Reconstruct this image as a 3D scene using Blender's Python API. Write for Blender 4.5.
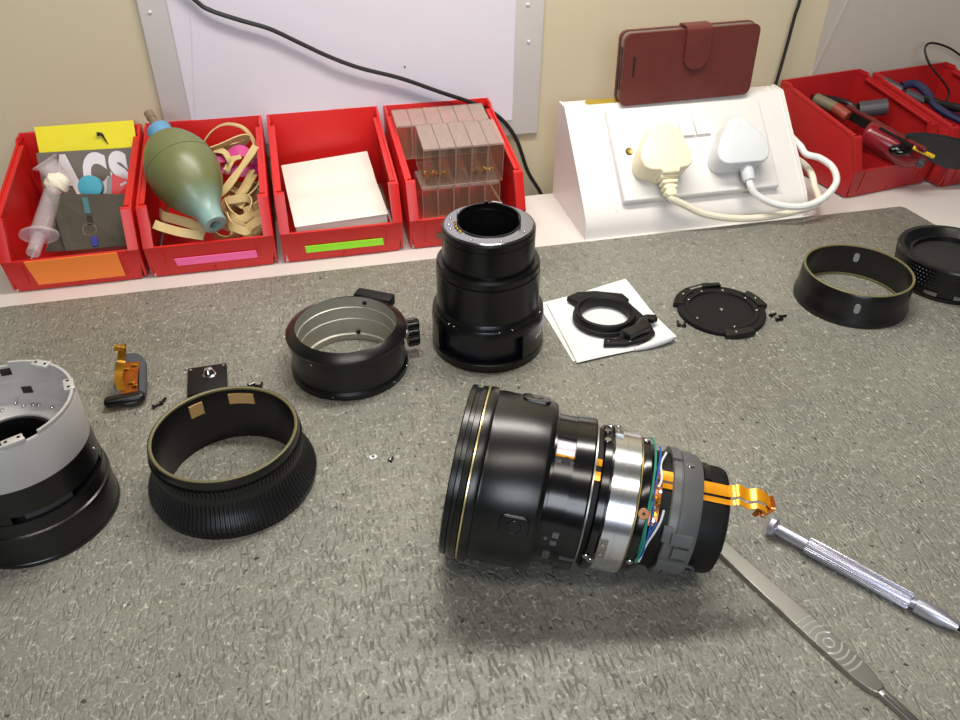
import bpy, bmesh, math, random
from math import sin, cos, pi, radians, sqrt, atan2
from mathutils import Matrix, Vector
random.seed(7)
S = 0.001                                   # everything below is written in millimetres
SC = bpy.context.scene
for o in list(bpy.data.objects): bpy.data.objects.remove(o)

# ------------------------------------------------------------------ camera
cam_d = bpy.data.cameras.new('camera'); cam = bpy.data.objects.new('camera', cam_d)
SC.collection.objects.link(cam); SC.camera = cam
cam_d.sensor_width = 36.0; cam_d.lens = 811.1 / 960 * 36.0
cam_d.clip_start = 0.01; cam_d.clip_end = 50
cam.location = (0, 0, 330.35 * S)
_p, _y, _r = radians(36.57), radians(13.13), radians(-0.13)
fwd = Vector((sin(_y)*cos(_p), cos(_y)*cos(_p), -sin(_p))); rt = Vector((cos(_y), -sin(_y), 0)); dn = fwd.cross(rt)
rt2 = cos(_r)*rt + sin(_r)*dn; dn2 = -sin(_r)*rt + cos(_r)*dn
cam.rotation_euler = Matrix((rt2, -dn2, -fwd)).transposed().to_euler()

# ------------------------------------------------------------------ world, lamps, exposure
SC.view_settings.view_transform = 'Standard'; SC.view_settings.look = 'None'
SC.view_settings.gamma = 1.0; SC.view_settings.use_curve_mapping = False
SC.view_settings.exposure = 0.0
W = bpy.data.worlds.new('room_air'); SC.world = W; W.use_nodes = True
W.node_tree.nodes['Background'].inputs['Color'].default_value = (0.92, 0.88, 0.80, 1)
W.node_tree.nodes['Background'].inputs['Strength'].default_value = 0.05
def area(name, loc, target, sx, sy, power, col):
    l = bpy.data.lights.new(name, 'AREA'); l.shape = 'RECTANGLE'; l.size = sx*S; l.size_y = sy*S
    l.energy = power; l.color = col
    o = bpy.data.objects.new(name, l); SC.collection.objects.link(o)
    o.location = [c*S for c in loc]
    v = Vector(target) - Vector(loc); o.rotation_euler = v.to_track_quat('-Z', 'Y').to_euler()
    return o
area('shelf_strip_lamp', (170, 495, 585), (165, 440, 0), 460, 80, 4.2, (1.0, 0.95, 0.86))
area('room_window', (-350, -1600, 950), (0, 400, 0), 1000, 700, 20.0, (0.84, 0.91, 1.0))
area('ceiling_lamp', (50, -300, 1500), (100, 400, 0), 1000, 200, 8.0, (1.0, 0.93, 0.82))

# ------------------------------------------------------------------ materials
def lin(h):
    h = h.lstrip('#'); out = []
    for i in (0, 2, 4):
        c = int(h[i:i+2], 16) / 255
        out.append(c/12.92 if c <= 0.04045 else ((c+0.055)/1.055)**2.4)
    return (*out, 1)
MATS = {}
def mat(name, col, rough=0.5, metal=0.0, var=0.06, scale=60, bump=0.0, bscale=400, spec=0.5, trans=0.0, alpha=1.0, coat=0.0, sheen=0.0, stretch=None):
    m = bpy.data.materials.new(name); m.use_nodes = True; nt = m.node_tree; N = nt.nodes; L = nt.links
    b = N['Principled BSDF']; c = lin(col)
    tc = N.new('ShaderNodeTexCoord'); no = N.new('ShaderNodeTexNoise'); no.inputs['Scale'].default_value = scale; no.inputs['Detail'].default_value = 4
    src = tc.outputs['Object']
    if stretch:
        mp = N.new('ShaderNodeMapping'); mp.inputs['Scale'].default_value = stretch; L.new(src, mp.inputs['Vector']); src = mp.outputs['Vector']
    L.new(src, no.inputs['Vector'])
    cr = N.new('ShaderNodeValToRGB'); e = cr.color_ramp.elements
    e[0].position = 0.3; e[1].position = 0.7
    e[0].color = (*[x*(1-var) for x in c[:3]], 1); e[1].color = (*[min(1, x*(1+var)) for x in c[:3]], 1)
    L.new(no.outputs['Fac'], cr.inputs['Fac']); L.new(cr.outputs['Color'], b.inputs['Base Color'])
    b.inputs['Roughness'].default_value = rough; b.inputs['Metallic'].default_value = metal
    b.inputs['Specular IOR Level'].default_value = spec; b.inputs['Transmission Weight'].default_value = trans
    b.inputs['Alpha'].default_value = alpha; b.inputs['Coat Weight'].default_value = coat
    if sheen: b.inputs['Sheen Weight'].default_value = sheen
    if bump:
        n2 = N.new('ShaderNodeTexNoise'); n2.inputs['Scale'].default_value = bscale; n2.inputs['Detail'].default_value = 3; L.new(src, n2.inputs['Vector'])
        bp = N.new('ShaderNodeBump'); bp.inputs['Strength'].default_value = 1.0; bp.inputs['Distance'].default_value = bump*S
        L.new(n2.outputs['Fac'], bp.inputs['Height']); L.new(bp.outputs['Normal'], b.inputs['Normal'])
    MATS[name] = m; return m
mat('wall_paint', '#c4b89c', 0.7, var=0.03, scale=4, bump=0.15, bscale=60)
mat('wall_grey', '#b2a99e', 0.7, var=0.03, scale=4, bump=0.15, bscale=60)
mat('laminate', '#dedad6', 0.35, var=0.02, scale=10)
mat('board_plastic', '#c9c4c2', 0.3, var=0.03, scale=12)
mat('paper', '#d5cfda', 0.35, var=0.015, scale=8, bump=0.6, bscale=22)
mat('paper_white', '#e6e0d4', 0.9, var=0.015, scale=20, bump=0.3, bscale=60)
mat('tissue_white', '#d9dadb', 0.9, var=0.01, scale=20, bump=0.2, bscale=120)
mat('red_plastic', '#c81e1b', 0.4, var=0.05, scale=25)
mat('red_plastic_dim', '#a61c1e', 0.42, var=0.06, scale=25)  # red_plastic darkened: the weaker light on the right bins is in the colour
mat('orange_card', '#ff8a35', 0.6, var=0.02)
mat('pink_card', '#ff6fae', 0.6, var=0.02)
mat('green_card', '#9ef02c', 0.6, var=0.02)
mat('dark_card', '#5b5650', 0.5, var=0.05)
mat('yellow_card', '#efe010', 0.5, var=0.03)
mat('grey_card', '#6d655c', 0.55, var=0.05)
mat('letter_white', '#e4e0e4', 0.6, var=0.02)
mat('smoke_film', '#4a443c', 0.35, var=0.12, alpha=0.93)
mat('clear_edge', '#cdbfb4', 0.15, var=0.03, alpha=0.5)
mat('clear_lid', '#c4aea4', 0.12, var=0.03, alpha=0.42)  # pinkish, less clear tint stands in for reflections on the lids
mat('clear_plastic', '#b79c80', 0.1, var=0.03, alpha=0.14, spec=0.6)
mat('syringe_plastic', '#d9cfd4', 0.2, var=0.03, alpha=0.3)
mat('cotton', '#ece4d0', 0.95, var=0.05, scale=200, bump=0.8, bscale=500)
mat('turquoise', '#3f9ab0', 0.6, var=0.08)
mat('blue_ink', '#2a2f86', 0.5); mat('teal_ink', '#3c6a70', 0.5); mat('black_ink', '#17130f', 0.6)
mat('green_rubber', '#6d7746', 0.4, var=0.06, scale=14)
mat('blue_rubber', '#5f93b8', 0.45, var=0.08, scale=40)
mat('grey_rubber', '#7c9a8c', 0.42, var=0.08, scale=40)
mat('stem_brown', '#7a6a58', 0.45, var=0.1)
mat('rubber_band', '#c9b079', 0.55, var=0.08, scale=80)
mat('magenta', '#c22a7c', 0.5, var=0.1)
mat('brass', '#d8a838', 0.25, 1.0, var=0.15, scale=300)
mat('brass_dark', '#8a7a4a', 0.4, 1.0, var=0.1)
mat('white_plastic', '#e2dfdc', 0.3, var=0.01, scale=10)
mat('box_white', '#e0dcd9', 0.35, var=0.015, scale=10)
mat('cream_plastic', '#f0e6c6', 0.35, var=0.02)
mat('cool_white', '#d6d9dc', 0.3, var=0.01)
mat('cable_white', '#e6e6e4', 0.35, var=0.01)
mat('cable_cream', '#e9e1cc', 0.4, var=0.02)
mat('cable_black', '#1d1a1a', 0.45, var=0.1)
mat('gold_sticker', '#b59a2c', 0.35, 0.3, var=0.1)
mat('burgundy_leather', '#622a25', 0.42, var=0.07, scale=70, bump=0.12, bscale=900)
mat('phone_grey', '#8c8684', 0.3, 0.6)
mat('glass_dark', '#16161a', 0.1)
mat('black_satin', '#0f0f10', 0.28, var=0.1, scale=50, spec=0.5, bump=0.02, bscale=2500)
mat('black_gloss', '#0e0e10', 0.17, var=0.1, scale=50)
mat('black_matt', '#0a0a0b', 0.55, var=0.1, spec=0.3)
mat('black_deep', '#0b0b0d', 0.7, var=0.1)
mat('black_rubber', '#161617', 0.42, var=0.1)
mat('blue_black', '#15161f', 0.3, var=0.1)
mat('grey_plastic', '#5c5d5e', 0.38, var=0.05)
mat('grey_dark', '#45464e', 0.45, var=0.06)
mat('steel', '#c4c4c6', 0.2, 1.0, var=0.06, scale=80)
mat('steel_soft', '#a09f9a', 0.3, 0.95, var=0.1, scale=30, stretch=(1, 1, 1))
mat('dull_steel', '#77757a', 0.45, 0.8, var=0.1)
mat('aluminium', '#bdbbba', 0.45, 0.3, var=0.08, scale=40)
mat('alu_inner', '#a5a298', 0.42, 0.5, var=0.1, scale=40)
mat('mount_metal', '#a9aaaf', 0.2, 1.0, var=0.06, scale=60)
mat('mirror_metal', '#e4e6ea', 0.2, 1.0, var=0.03, scale=30)
mat('sd_metal', '#c4c5d6', 0.36, 0.85, var=0.05, scale=80)
mat('flex_orange', '#f2a21c', 0.22, 0.35, var=0.1, scale=150)
mat('flex_brown', '#a4581c', 0.22, 0.4, var=0.25, scale=250)
mat('gold_line', '#e2cf96', 0.25, 0.8, var=0.08)
mat('olive_edge', '#6f6947', 0.55, 0.15, var=0.1)
mat('groove_metal', '#c9c8c3', 0.45, 0.3)
mat('flex_amber', '#b8801c', 0.2, 0.5, var=0.15, scale=200)
mat('coil_brown', '#7c4818', 0.3, 0.4, var=0.3, scale=400)
mat('foam_tan', '#b08d58', 0.8, var=0.08)
mat('lavender_grey', '#8f8992', 0.35, 0.3)
mat('felt_grey', '#8b8b8b', 0.8, var=0.05)
mat('wire_green', '#2f8a74', 0.4); mat('wire_white', '#dfe0e2', 0.4); mat('wire_blue', '#2c5fae', 0.35)
mat('maroon', '#5c1418', 0.28, var=0.12, scale=60)
mat('maroon_gloss', '#7d1a22', 0.22, var=0.12, scale=60)
mat('yellow_tip', '#e0b21e', 0.4); mat('tan_dull', '#6d654f', 0.5); mat('dull_grey', '#454246', 0.4); mat('navy', '#1c1c40', 0.45)
mat('grey_black', '#232323', 0.5, var=0.1); mat('orange_dull', '#8c3a28', 0.5)
def blower_mat():
    m = mat('blower_rubber', '#6d7746', 0.36, var=0.05, scale=14); nt = m.node_tree; N = nt.nodes; L = nt.links
    tc = N.new('ShaderNodeTexCoord'); sx = N.new('ShaderNodeSeparateXYZ'); L.new(tc.outputs['Object'], sx.inputs[0])
    mr = N.new('ShaderNodeMapRange'); mr.inputs['From Max'].default_value = 0.05; L.new(sx.outputs['Z'], mr.inputs['Value'])
    cr = N.new('ShaderNodeValToRGB'); e = cr.color_ramp.elements
    e[0].position = 0.2; e[0].color = lin('#86a5a0'); e[1].position = 0.72; e[1].color = lin('#6b7148')
    L.new(mr.outputs['Result'], cr.inputs['Fac']); L.new(cr.outputs['Color'], N['Principled BSDF'].inputs['Base Color'])
blower_mat()
def mat_mat():
    m = bpy.data.materials.new('cracked_rubber'); m.use_nodes = True; nt = m.node_tree; N = nt.nodes; L = nt.links
    b = N['Principled BSDF']; tc = N.new('ShaderNodeTexCoord')
    def mapping(sc, rot=0):
        mp = N.new('ShaderNodeMapping'); mp.inputs['Scale'].default_value = sc; mp.inputs['Rotation'].default_value = (0, 0, rot); return mp
    wn = N.new('ShaderNodeTexNoise'); wn.inputs['Scale'].default_value = 55; wn.inputs['Detail'].default_value = 3
    L.new(tc.outputs['Object'], wn.inputs['Vector'])
    mix = N.new('ShaderNodeVectorMath'); mix.operation = 'MULTIPLY_ADD'; mix.inputs[1].default_value = (0.006, 0.012, 0.0)
    L.new(wn.outputs['Color'], mix.inputs[0]); L.new(tc.outputs['Object'], mix.inputs[2])
    mp = mapping((300, 105, 1), radians(6)); L.new(mix.outputs[0], mp.inputs['Vector'])
    v = N.new('ShaderNodeTexVoronoi'); v.feature = 'DISTANCE_TO_EDGE'; v.voronoi_dimensions = '2D'; v.inputs['Scale'].default_value = 1.0
    L.new(mp.outputs['Vector'], v.inputs['Vector'])
    r = N.new('ShaderNodeValToRGB'); r.color_ramp.elements[0].position = 0.0; r.color_ramp.elements[1].position = 0.20; L.new(v.outputs['Distance'], r.inputs['Fac'])
    # break the cracks up so that only some of each cell edge shows
    n3 = N.new('ShaderNodeTexNoise'); n3.inputs['Scale'].default_value = 120; n3.inputs['Detail'].default_value = 2; L.new(tc.outputs['Object'], n3.inputs['Vector'])
    r3 = N.new('ShaderNodeValToRGB'); r3.color_ramp.elements[0].position = 0.42; r3.color_ramp.elements[1].position = 0.58; L.new(n3.outputs['Fac'], r3.inputs['Fac'])
    mx = N.new('ShaderNodeMix'); mx.data_type = 'FLOAT'; L.new(r3.outputs['Color'], mx.inputs['Factor']); L.new(r.outputs['Color'], mx.inputs['A']); mx.inputs['B'].default_value = 1.0
    n1 = N.new('ShaderNodeTexNoise'); n1.inputs['Scale'].default_value = 420; n1.inputs['Detail'].default_value = 5; L.new(tc.outputs['Object'], n1.inputs['Vector'])
    ad = N.new('ShaderNodeMath'); ad.operation = 'MULTIPLY_ADD'; ad.inputs[1].default_value = 0.9; L.new(n1.outputs['Fac'], ad.inputs[0]); L.new(mx.outputs['Result'], ad.inputs[2])
    bp = N.new('ShaderNodeBump'); bp.inputs['Strength'].default_value = 0.9; bp.inputs['Distance'].default_value = 0.48*S
    L.new(ad.outputs[0], bp.inputs['Height']); L.new(bp.outputs['Normal'], b.inputs['Normal'])
    n2 = N.new('ShaderNodeTexNoise'); n2.inputs['Scale'].default_value = 9; n2.inputs['Detail'].default_value = 6; L.new(tc.outputs['Object'], n2.inputs['Vector'])
    c1 = N.new('ShaderNodeValToRGB'); e = c1.color_ramp.elements; e[0].position = 0.3; e[1].position = 0.72
    e[0].color = lin('#75746c'); e[1].color = lin('#8b8a80'); L.new(n2.outputs['Fac'], c1.inputs['Fac'])
    mc = N.new('ShaderNodeMix'); mc.data_type = 'RGBA'; mc.blend_type = 'MULTIPLY'; mc.inputs['Factor'].default_value = 1.0
    cm = N.new('ShaderNodeMapRange'); cm.inputs['To Min'].default_value = 0.88; cm.inputs['To Max'].default_value = 1.0  # relief shadow of the cracks put into the colour
    L.new(mx.outputs['Result'], cm.inputs['Value']); L.new(c1.outputs['Color'], mc.inputs['A']); L.new(cm.outputs['Result'], mc.inputs['B'])
    # pale worn specks and a few dark stains
    sp = N.new('ShaderNodeTexNoise'); sp.inputs['Scale'].default_value = 300; sp.inputs['Detail'].default_value = 2; L.new(tc.outputs['Object'], sp.inputs['Vector'])
    rs = N.new('ShaderNodeValToRGB'); rs.color_ramp.elements[0].position = 0.64; rs.color_ramp.elements[1].position = 0.72; L.new(sp.outputs['Fac'], rs.inputs['Fac'])
    m2 = N.new('ShaderNodeMix'); m2.data_type = 'RGBA'; L.new(rs.outputs['Color'], m2.inputs['Factor']); L.new(mc.outputs['Result'], m2.inputs['A']); m2.inputs['B'].default_value = lin('#b5b3a6')
    sd = N.new('ShaderNodeTexNoise'); sd.inputs['Scale'].default_value = 230; sd.inputs['Detail'].default_value = 3; L.new(tc.outputs['Object'], sd.inputs['Vector'])
    rd = N.new('ShaderNodeValToRGB'); rd.color_ramp.elements[0].position = 0.66; rd.color_ramp.elements[1].position = 0.70; L.new(sd.outputs['Fac'], rd.inputs['Fac'])
    m3 = N.new('ShaderNodeMix'); m3.data_type = 'RGBA'; L.new(rd.outputs['Color'], m3.inputs['Factor']); L.new(m2.outputs['Result'], m3.inputs['A']); m3.inputs['B'].default_value = lin('#45443f')
    # specular glints painted as pale streaks, on a finer, differently stretched net
    mpw = mapping((300, 170, 1), radians(-28)); L.new(mix.outputs[0], mpw.inputs['Vector'])
    vw = N.new('ShaderNodeTexVoronoi'); vw.feature = 'DISTANCE_TO_EDGE'; vw.voronoi_dimensions = '2D'; vw.inputs['Scale'].default_value = 1.0; L.new(mpw.outputs['Vector'], vw.inputs['Vector'])
    rw = N.new('ShaderNodeValToRGB'); rw.color_ramp.elements[0].color = (1, 1, 1, 1); rw.color_ramp.elements[1].color = (0, 0, 0, 1); rw.color_ramp.elements[1].position = 0.10; L.new(vw.outputs['Distance'], rw.inputs['Fac'])
    nw = N.new('ShaderNodeTexNoise'); nw.inputs['Scale'].default_value = 150; nw.inputs['Detail'].default_value = 2; L.new(tc.outputs['Object'], nw.inputs['Vector'])
    rn = N.new('ShaderNodeValToRGB'); rn.color_ramp.elements[0].position = 0.46; rn.color_ramp.elements[1].position = 0.62; L.new(nw.outputs['Fac'], rn.inputs['Fac'])
    mw = N.new('ShaderNodeMath'); mw.operation = 'MULTIPLY'; L.new(rw.outputs['Color'], mw.inputs[0]); L.new(rn.outputs['Color'], mw.inputs[1])
    mw2 = N.new('ShaderNodeMath'); mw2.operation = 'MULTIPLY'; mw2.inputs[1].default_value = 0.55; L.new(mw.outputs[0], mw2.inputs[0])
    m4 = N.new('ShaderNodeMix'); m4.data_type = 'RGBA'; L.new(mw2.outputs[0], m4.inputs['Factor']); L.new(m3.outputs['Result'], m4.inputs['A']); m4.inputs['B'].default_value = lin('#c2c1b8')
    # fine dark and light grain
    ng = N.new('ShaderNodeTexNoise'); ng.inputs['Scale'].default_value = 700; ng.inputs['Detail'].default_value = 3; L.new(tc.outputs['Object'], ng.inputs['Vector'])
    mg = N.new('ShaderNodeMapRange'); mg.inputs['From Min'].default_value = 0.3; mg.inputs['From Max'].default_value = 0.7; mg.inputs['To Min'].default_value = 0.80; mg.inputs['To Max'].default_value = 1.14; L.new(ng.outputs['Fac'], mg.inputs['Value'])
    m5 = N.new('ShaderNodeMix'); m5.data_type = 'RGBA'; m5.blend_type = 'MULTIPLY'; m5.inputs['Factor'].default_value = 1.0; L.new(m4.outputs['Result'], m5.inputs['A']); L.new(mg.outputs['Result'], m5.inputs['B'])
    L.new(m5.outputs['Result'], b.inputs['Base Color'])
    b.inputs['Roughness'].default_value = 0.42; b.inputs['Specular IOR Level'].default_value = 0.4
    MATS['cracked_rubber'] = m
mat_mat()

# ------------------------------------------------------------------ helpers
def T(x=0, y=0, z=0): return Matrix.Translation((x, y, z))
def RX(a): return Matrix.Rotation(radians(a), 4, 'X')
def RY(a): return Matrix.Rotation(radians(a), 4, 'Y')
def RZ(a): return Matrix.Rotation(radians(a), 4, 'Z')
def frame(o, ex, ey, ez):
    m = Matrix((ex, ey, ez)).transposed().to_4x4(); m.translation = o; return m
def spline(pts, k=6, closed=False):
    P = [Vector(p) for p in pts]; n = len(P); out = []
    rng = range(n) if closed else range(n-1)
    for i in rng:
        p1, p2 = P[i], P[(i+1) % n]
        p0 = P[i-1] if (closed or i > 0) else 2*p1 - p2
        p3 = P[(i+2) % n] if (closed or i+2 < n) else 2*p2 - p1
        for j in range(k):
            t = j/k
            out.append(0.5*((2*p1) + (p2-p0)*t + (2*p0-5*p1+4*p2-p3)*t*t + (3*p1-p0-3*p2+p3)*t**3))
    if not closed: out.append(P[-1])
    return out
class MB:
    def __init__(s): s.v = []; s.f = []; s.M = Matrix()
    def add(s, vs, fs, M=None):
        M = s.M @ M if M is not None else s.M
        b = len(s.v); s.v += [M @ Vector(p) for p in vs]; s.f += [tuple(b+i for i in f) for f in fs]; return s
    def bm(s, b, M=None):
        b.verts.index_update(); s.add([v.co.copy() for v in b.verts], [[v.index for v in f.verts] for f in b.faces], M); b.free(); return s
    def box(s, c, d, bev=0.0, M=None, seg=2):
        b = bmesh.new(); bmesh.ops.create_cube(b, size=1.0)
        for v in b.verts: v.co = Vector((v.co.x*d[0]+c[0], v.co.y*d[1]+c[1], v.co.z*d[2]+c[2]))
        if bev: bmesh.ops.bevel(b, geom=list(b.edges), offset=bev, segments=seg, profile=0.5, affect='EDGES')
        return s.bm(b, M)
    def lathe(s, prof, n=72, a0=0.0, a1=360.0, M=None, closed=True, rf=None):
        """prof: (r, z) points; closed joins last to first. a0..a1 in degrees. rf(angle, r, z) may change the radius."""
        full = abs(a1-a0) >= 359.99; m = len(prof); vs = []; fs = []
        cols = n if full else n+1
        for i in range(cols):
            a = radians(a0 + (a1-a0)*i/n)
            for r, z in prof:
                rr = rf(a, r, z) if rf else r
                vs.append((rr*cos(a), rr*sin(a), z))
        for i in range(n):
            i2 = (i+1) % cols
            for j in range(m if closed else m-1):
                k = (j+1) % m
                q = (i*m+j, i2*m+j, i2*m+k, i*m+k)
                fs.append(q)
        if not full and closed:
            fs.append(tuple(range(m))); fs.append(tuple(n*m+j for j in reversed(range(m))))
        b = bmesh.new(); B = [b.verts.new(v) for v in vs]
        for f in fs:
            try: b.faces.new([B[i] for i in f])
            except ValueError: pass
        bmesh.ops.remove_doubles(b, verts=b.verts, dist=1e-4)
        bmesh.ops.dissolve_degenerate(b, edges=b.edges, dist=1e-5)
        bmesh.ops.recalc_face_normals(b, faces=b.faces)
        return s.bm(b, M)
    def band(s, r0, r1, z0, z1, a0=0, a1=360, n=None, M=None, c=0.0):
        n = n or max(6, int(abs(a1-a0)/4))
        if c: p = [(r0, z0), (r1-c, z0), (r1, z0+c), (r1, z1-c), (r1-c, z1), (r0, z1)]
        else: p = [(r0, z0), (r1, z0), (r1, z1), (r0, z1)]
        return s.lathe(p, n, a0, a1, M)
    def disc(s, r, z0, z1, n=24, M=None, c=0.0):
        p = [(0, z0), (r-c, z0), (r, z0+c), (r, z1-c), (r-c, z1), (0, z1)] if c else [(0, z0), (r, z0), (r, z1), (0, z1)]
        return s.lathe(p, n, M=M, closed=False)
    def cyl(s, p, q, r, n=16, c=0.0):
        p = Vector(p); q = Vector(q); d = q-p
        return s.disc(r, 0, d.length, n, T(*p) @ d.to_track_quat('Z', 'Y').to_matrix().to_4x4(), c)
    def tube(s, pts, r, n=10, k=6, closed=False, smooth=True):
        P = spline(pts, k, closed) if smooth else [Vector(p) for p in pts]; m = len(P)
        t = (P[1]-P[0]).normalized(); u = t.orthogonal().normalized(); vs = []; fs = []
        for i in range(m):
            if closed: tt = (P[(i+1) % m]-P[i-1]).normalized()
            else: tt = (P[min(i+1, m-1)]-P[max(i-1, 0)]).normalized()
            u = (u - tt*u.dot(tt)).normalized(); w = tt.cross(u)
            rr = r(i/(m-1)) if callable(r) else r
            for j in range(n): a = 2*pi*j/n; vs.append(P[i] + rr*(cos(a)*u + sin(a)*w))
        for i in range(m if closed else m-1):
            i2 = (i+1) % m
            for j in range(n): fs.append((i*n+j, i*n+(j+1) % n, i2*n+(j+1) % n, i2*n+j))
        if not closed: fs.append(tuple(reversed(range(n)))); fs.append(tuple((m-1)*n+j for j in range(n)))
        return s.add(vs, fs)
    def ribbon(s, pts, wid, th, w, k=6, closed=False, smooth=True):
        """flat strap along pts; wid is the width direction (a vector or f(i/n)), w its width, th its thickness"""
        P = spline(pts, k, closed) if smooth else [Vector(p) for p in pts]; m = len(P); vs = []; fs = []
        for i in range(m):
            tt = (P[(i+1) % m]-P[i-1]) if closed else (P[min(i+1, m-1)]-P[max(i-1, 0)])
            tt.normalize(); wd = Vector(wid(i/max(1, m-1)) if callable(wid) else wid)
            wd = (wd - tt*wd.dot(tt)).normalized(); nn = tt.cross(wd)
            for a, b in ((-1, -1), (1, -1), (1, 1), (-1, 1)): vs.append(P[i] + wd*a*w/2 + nn*b*th/2)
        for i in range(m if closed else m-1):
            i2 = (i+1) % m
            for j in range(4): fs.append((i*4+j, i*4+(j+1) % 4, i2*4+(j+1) % 4, i2*4+j))
        if not closed: fs.append((3, 2, 1, 0)); fs.append(tuple((m-1)*4+j for j in range(4)))
        return s.add(vs, fs)
    def prism(s, poly, z0, z1, bev=0.0, M=None, seg=2):
        b = bmesh.new(); lo = [b.verts.new((p[0], p[1], z0)) for p in poly]; hi = [b.verts.new((p[0], p[1], z1)) for p in poly]; n = len(poly)
        b.faces.new(list(reversed(lo))); top = b.faces.new(hi)
        for i in range(n): b.faces.new((lo[i], lo[(i+1) % n], hi[(i+1) % n], hi[i]))
        bmesh.ops.recalc_face_normals(b, faces=b.faces)
        if bev: bmesh.ops.bevel(b, geom=[e for e in b.edges if all(v in hi for v in e.verts)], offset=bev, segments=seg, profile=0.5, affect='EDGES')
        return s.bm(b, M)
    def build(s, name, material, parent=None, ang=32, smooth=True, fix=True):
        me = bpy.data.meshes.new(name); me.from_pydata([tuple(v*S) for v in s.v], [], s.f)
        if fix:
            b = bmesh.new(); b.from_mesh(me); bmesh.ops.recalc_face_normals(b, faces=b.faces); b.to_mesh(me); b.free()
        me.materials.append(MATS[material] if isinstance(material, str) else material)
        if smooth:
            for p in me.polygons: p.use_smooth = True
            me.set_sharp_from_angle(angle=radians(ang))
        o = bpy.data.objects.new(name, me); SC.collection.objects.link(o)
        if parent is not None: o.parent = parent
        return o
def tag(o, label, cat, group=None):
    o['label'] = label; o['category'] = cat
    if group: o['group'] = group
    return o
def thing(name, label, cat, loc=(0, 0, 0), rz=0, group=None, M=None):
    o = bpy.data.objects.new(name, None); SC.collection.objects.link(o); o.empty_display_size = 0.01
    if M is not None: M = M.copy(); M.translation = M.translation*S; o.matrix_world = M
    else: o.location = [c*S for c in loc]; o.rotation_euler = (0, 0, radians(rz))
    return tag(o, label, cat, group)
def struct(o): o['kind'] = 'structure'; return o
def copy_tree(o, label=None):
    c = o.copy(); SC.collection.objects.link(c)
    if label: c['label'] = label
    for ch in o.children:
        d = ch.copy(); SC.collection.objects.link(d); d.parent = c
        for g in ch.children:
            e = g.copy(); SC.collection.objects.link(e); e.parent = d
    return c
def move(o, loc, rz=None):
    o.location = [c*S for c in loc]
    if rz is not None: o.rotation_euler = (0, 0, radians(rz))
BZ = -3.0                                   # bench top; the mat's top is z = 0
WY = 742.0                                  # face of the wall

# ------------------------------------------------------------------ setting
struct(MB().box((-239, WY+20, 300), (1518, 40, 2600)).build('wall_back', 'wall_paint', smooth=False))
struct(MB().box((1020, WY+19.5, 300), (1000, 40, 2600)).build('wall_right', 'wall_grey', smooth=False))
struct(MB().add([(519.5, WY-1.2, 70), (522.5, WY-1.2, 70), (543, WY-1.2, 155), (546, WY-1.2, 155), (519.5, WY+1, 70), (522.5, WY+1, 70), (543, WY+1, 155), (546, WY+1, 155)],
    [(0, 1, 3, 2), (4, 6, 7, 5), (0, 4, 5, 1), (1, 5, 7, 3), (3, 7, 6, 2), (2, 6, 4, 0)]).build('trim_1', 'wall_grey', smooth=False))
struct(MB().box((200, -700, -820), (2600, 3000, 40)).build('floor', 'wall_grey', smooth=False))
bench = thing('workbench', 'white laminate workbench top running along the cream wall, under the grey mat', 'workbench')
MB().box((150, 284, BZ-15), (1900, 800, 30), 2).build('worktop', 'laminate', bench)
rm = MB()
mx0, mx1 = -620, 534
rm.prism([(mx0, -60), (546, -60), (542, 515), (535, 576), (531, 579), (mx0, 579)], BZ, 0, 0.8)
tag(rm.build('rubber_mat', 'cracked_rubber'), 'large grey cracked-texture rubber mat covering the workbench', 'mat')

# ------------------------------------------------------------------ clip board with papers on the wall
bd = thing('clip_board', 'white plastic board holding blank white paper, fixed to the wall behind the left bins', 'board', (57, WY, 0))
m = MB()
m.prism([(-169, 34), (172.5, 36), (175, 330), (-168, 330)], 0.2, 4.2, 0.8, M=Matrix(((1,0,0,0),(0,0,-1,0),(0,1,0,0),(0,0,0,1))))
m.build('backing_board', 'board_plastic', bd)
m = MB(); m.prism([(-146, 48), (146, 51), (148, 326), (-145, 326)], 4.3, 5.0, M=Matrix(((1,0,0,0),(0,0,-1,0),(0,1,0,0),(0,0,0,1)))); m.build('paper_sheet', 'paper', bd)
m = MB(); m.prism([(-147, 47.5), (-24, 48), (-24, 322), (-104, 322)], 5.1, 5.6, M=Matrix(((1,0,0,0),(0,0,-1,0),(0,1,0,0),(0,0,0,1)))); m.build('paper_sheet', 'paper', bd)
for (x, z) in ((-160, 165), (160, 123), (158, 155), (45, 108)):
    m = MB(); m.disc(1.3 if x != 45 else 0.8, 4.2 if x != 45 else 5.0, 5.6, 12, Matrix(((1,0,0,x),(0,0,-1,0),(0,1,0,z),(0,0,0,1))), 0.4); m.build('screw', 'letter_white' if x != 45 else 'black_ink', bd)  # board screws coloured white to stand for their glints

# ------------------------------------------------------------------ cables on the wall
pts = [(-90, 733, 200), (-65.9,732,173.3), (-55.7,731,165.4), (-33.4,730,156.7), (-10.4,730,148.4), (12.6,730,135.7), (36.5,730,122.6), (61.5,730,111.6), (96.2,730,100.5), (132.2,730,85.4), (160.7,732,73.3), (182.3,734,61.5), (197.6,735,47.3), (209.1,735,28.3), (220.5,735,-2.9), (235.3,735,-28.3), (246, 735, -60)]
tag(MB().tube(pts, 1.9, 8, 5).build('black_cable', 'cable_black'), 'thick black cable sagging across the white board and down behind the fourth bin', 'cable')
pts = [(487, 734, 200), (483.2,734,146.1), (481.4,734,132.6), (479.9,734,104.9), (477.3,734,71), (475.5,734,55), (474, 720, 10), (470, 705, -40)]
tag(MB().tube(pts, 1.6, 8, 4).build('black_cable', 'cable_black'), 'straight black cable running up the wall right of the phone case', 'cable')
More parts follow.
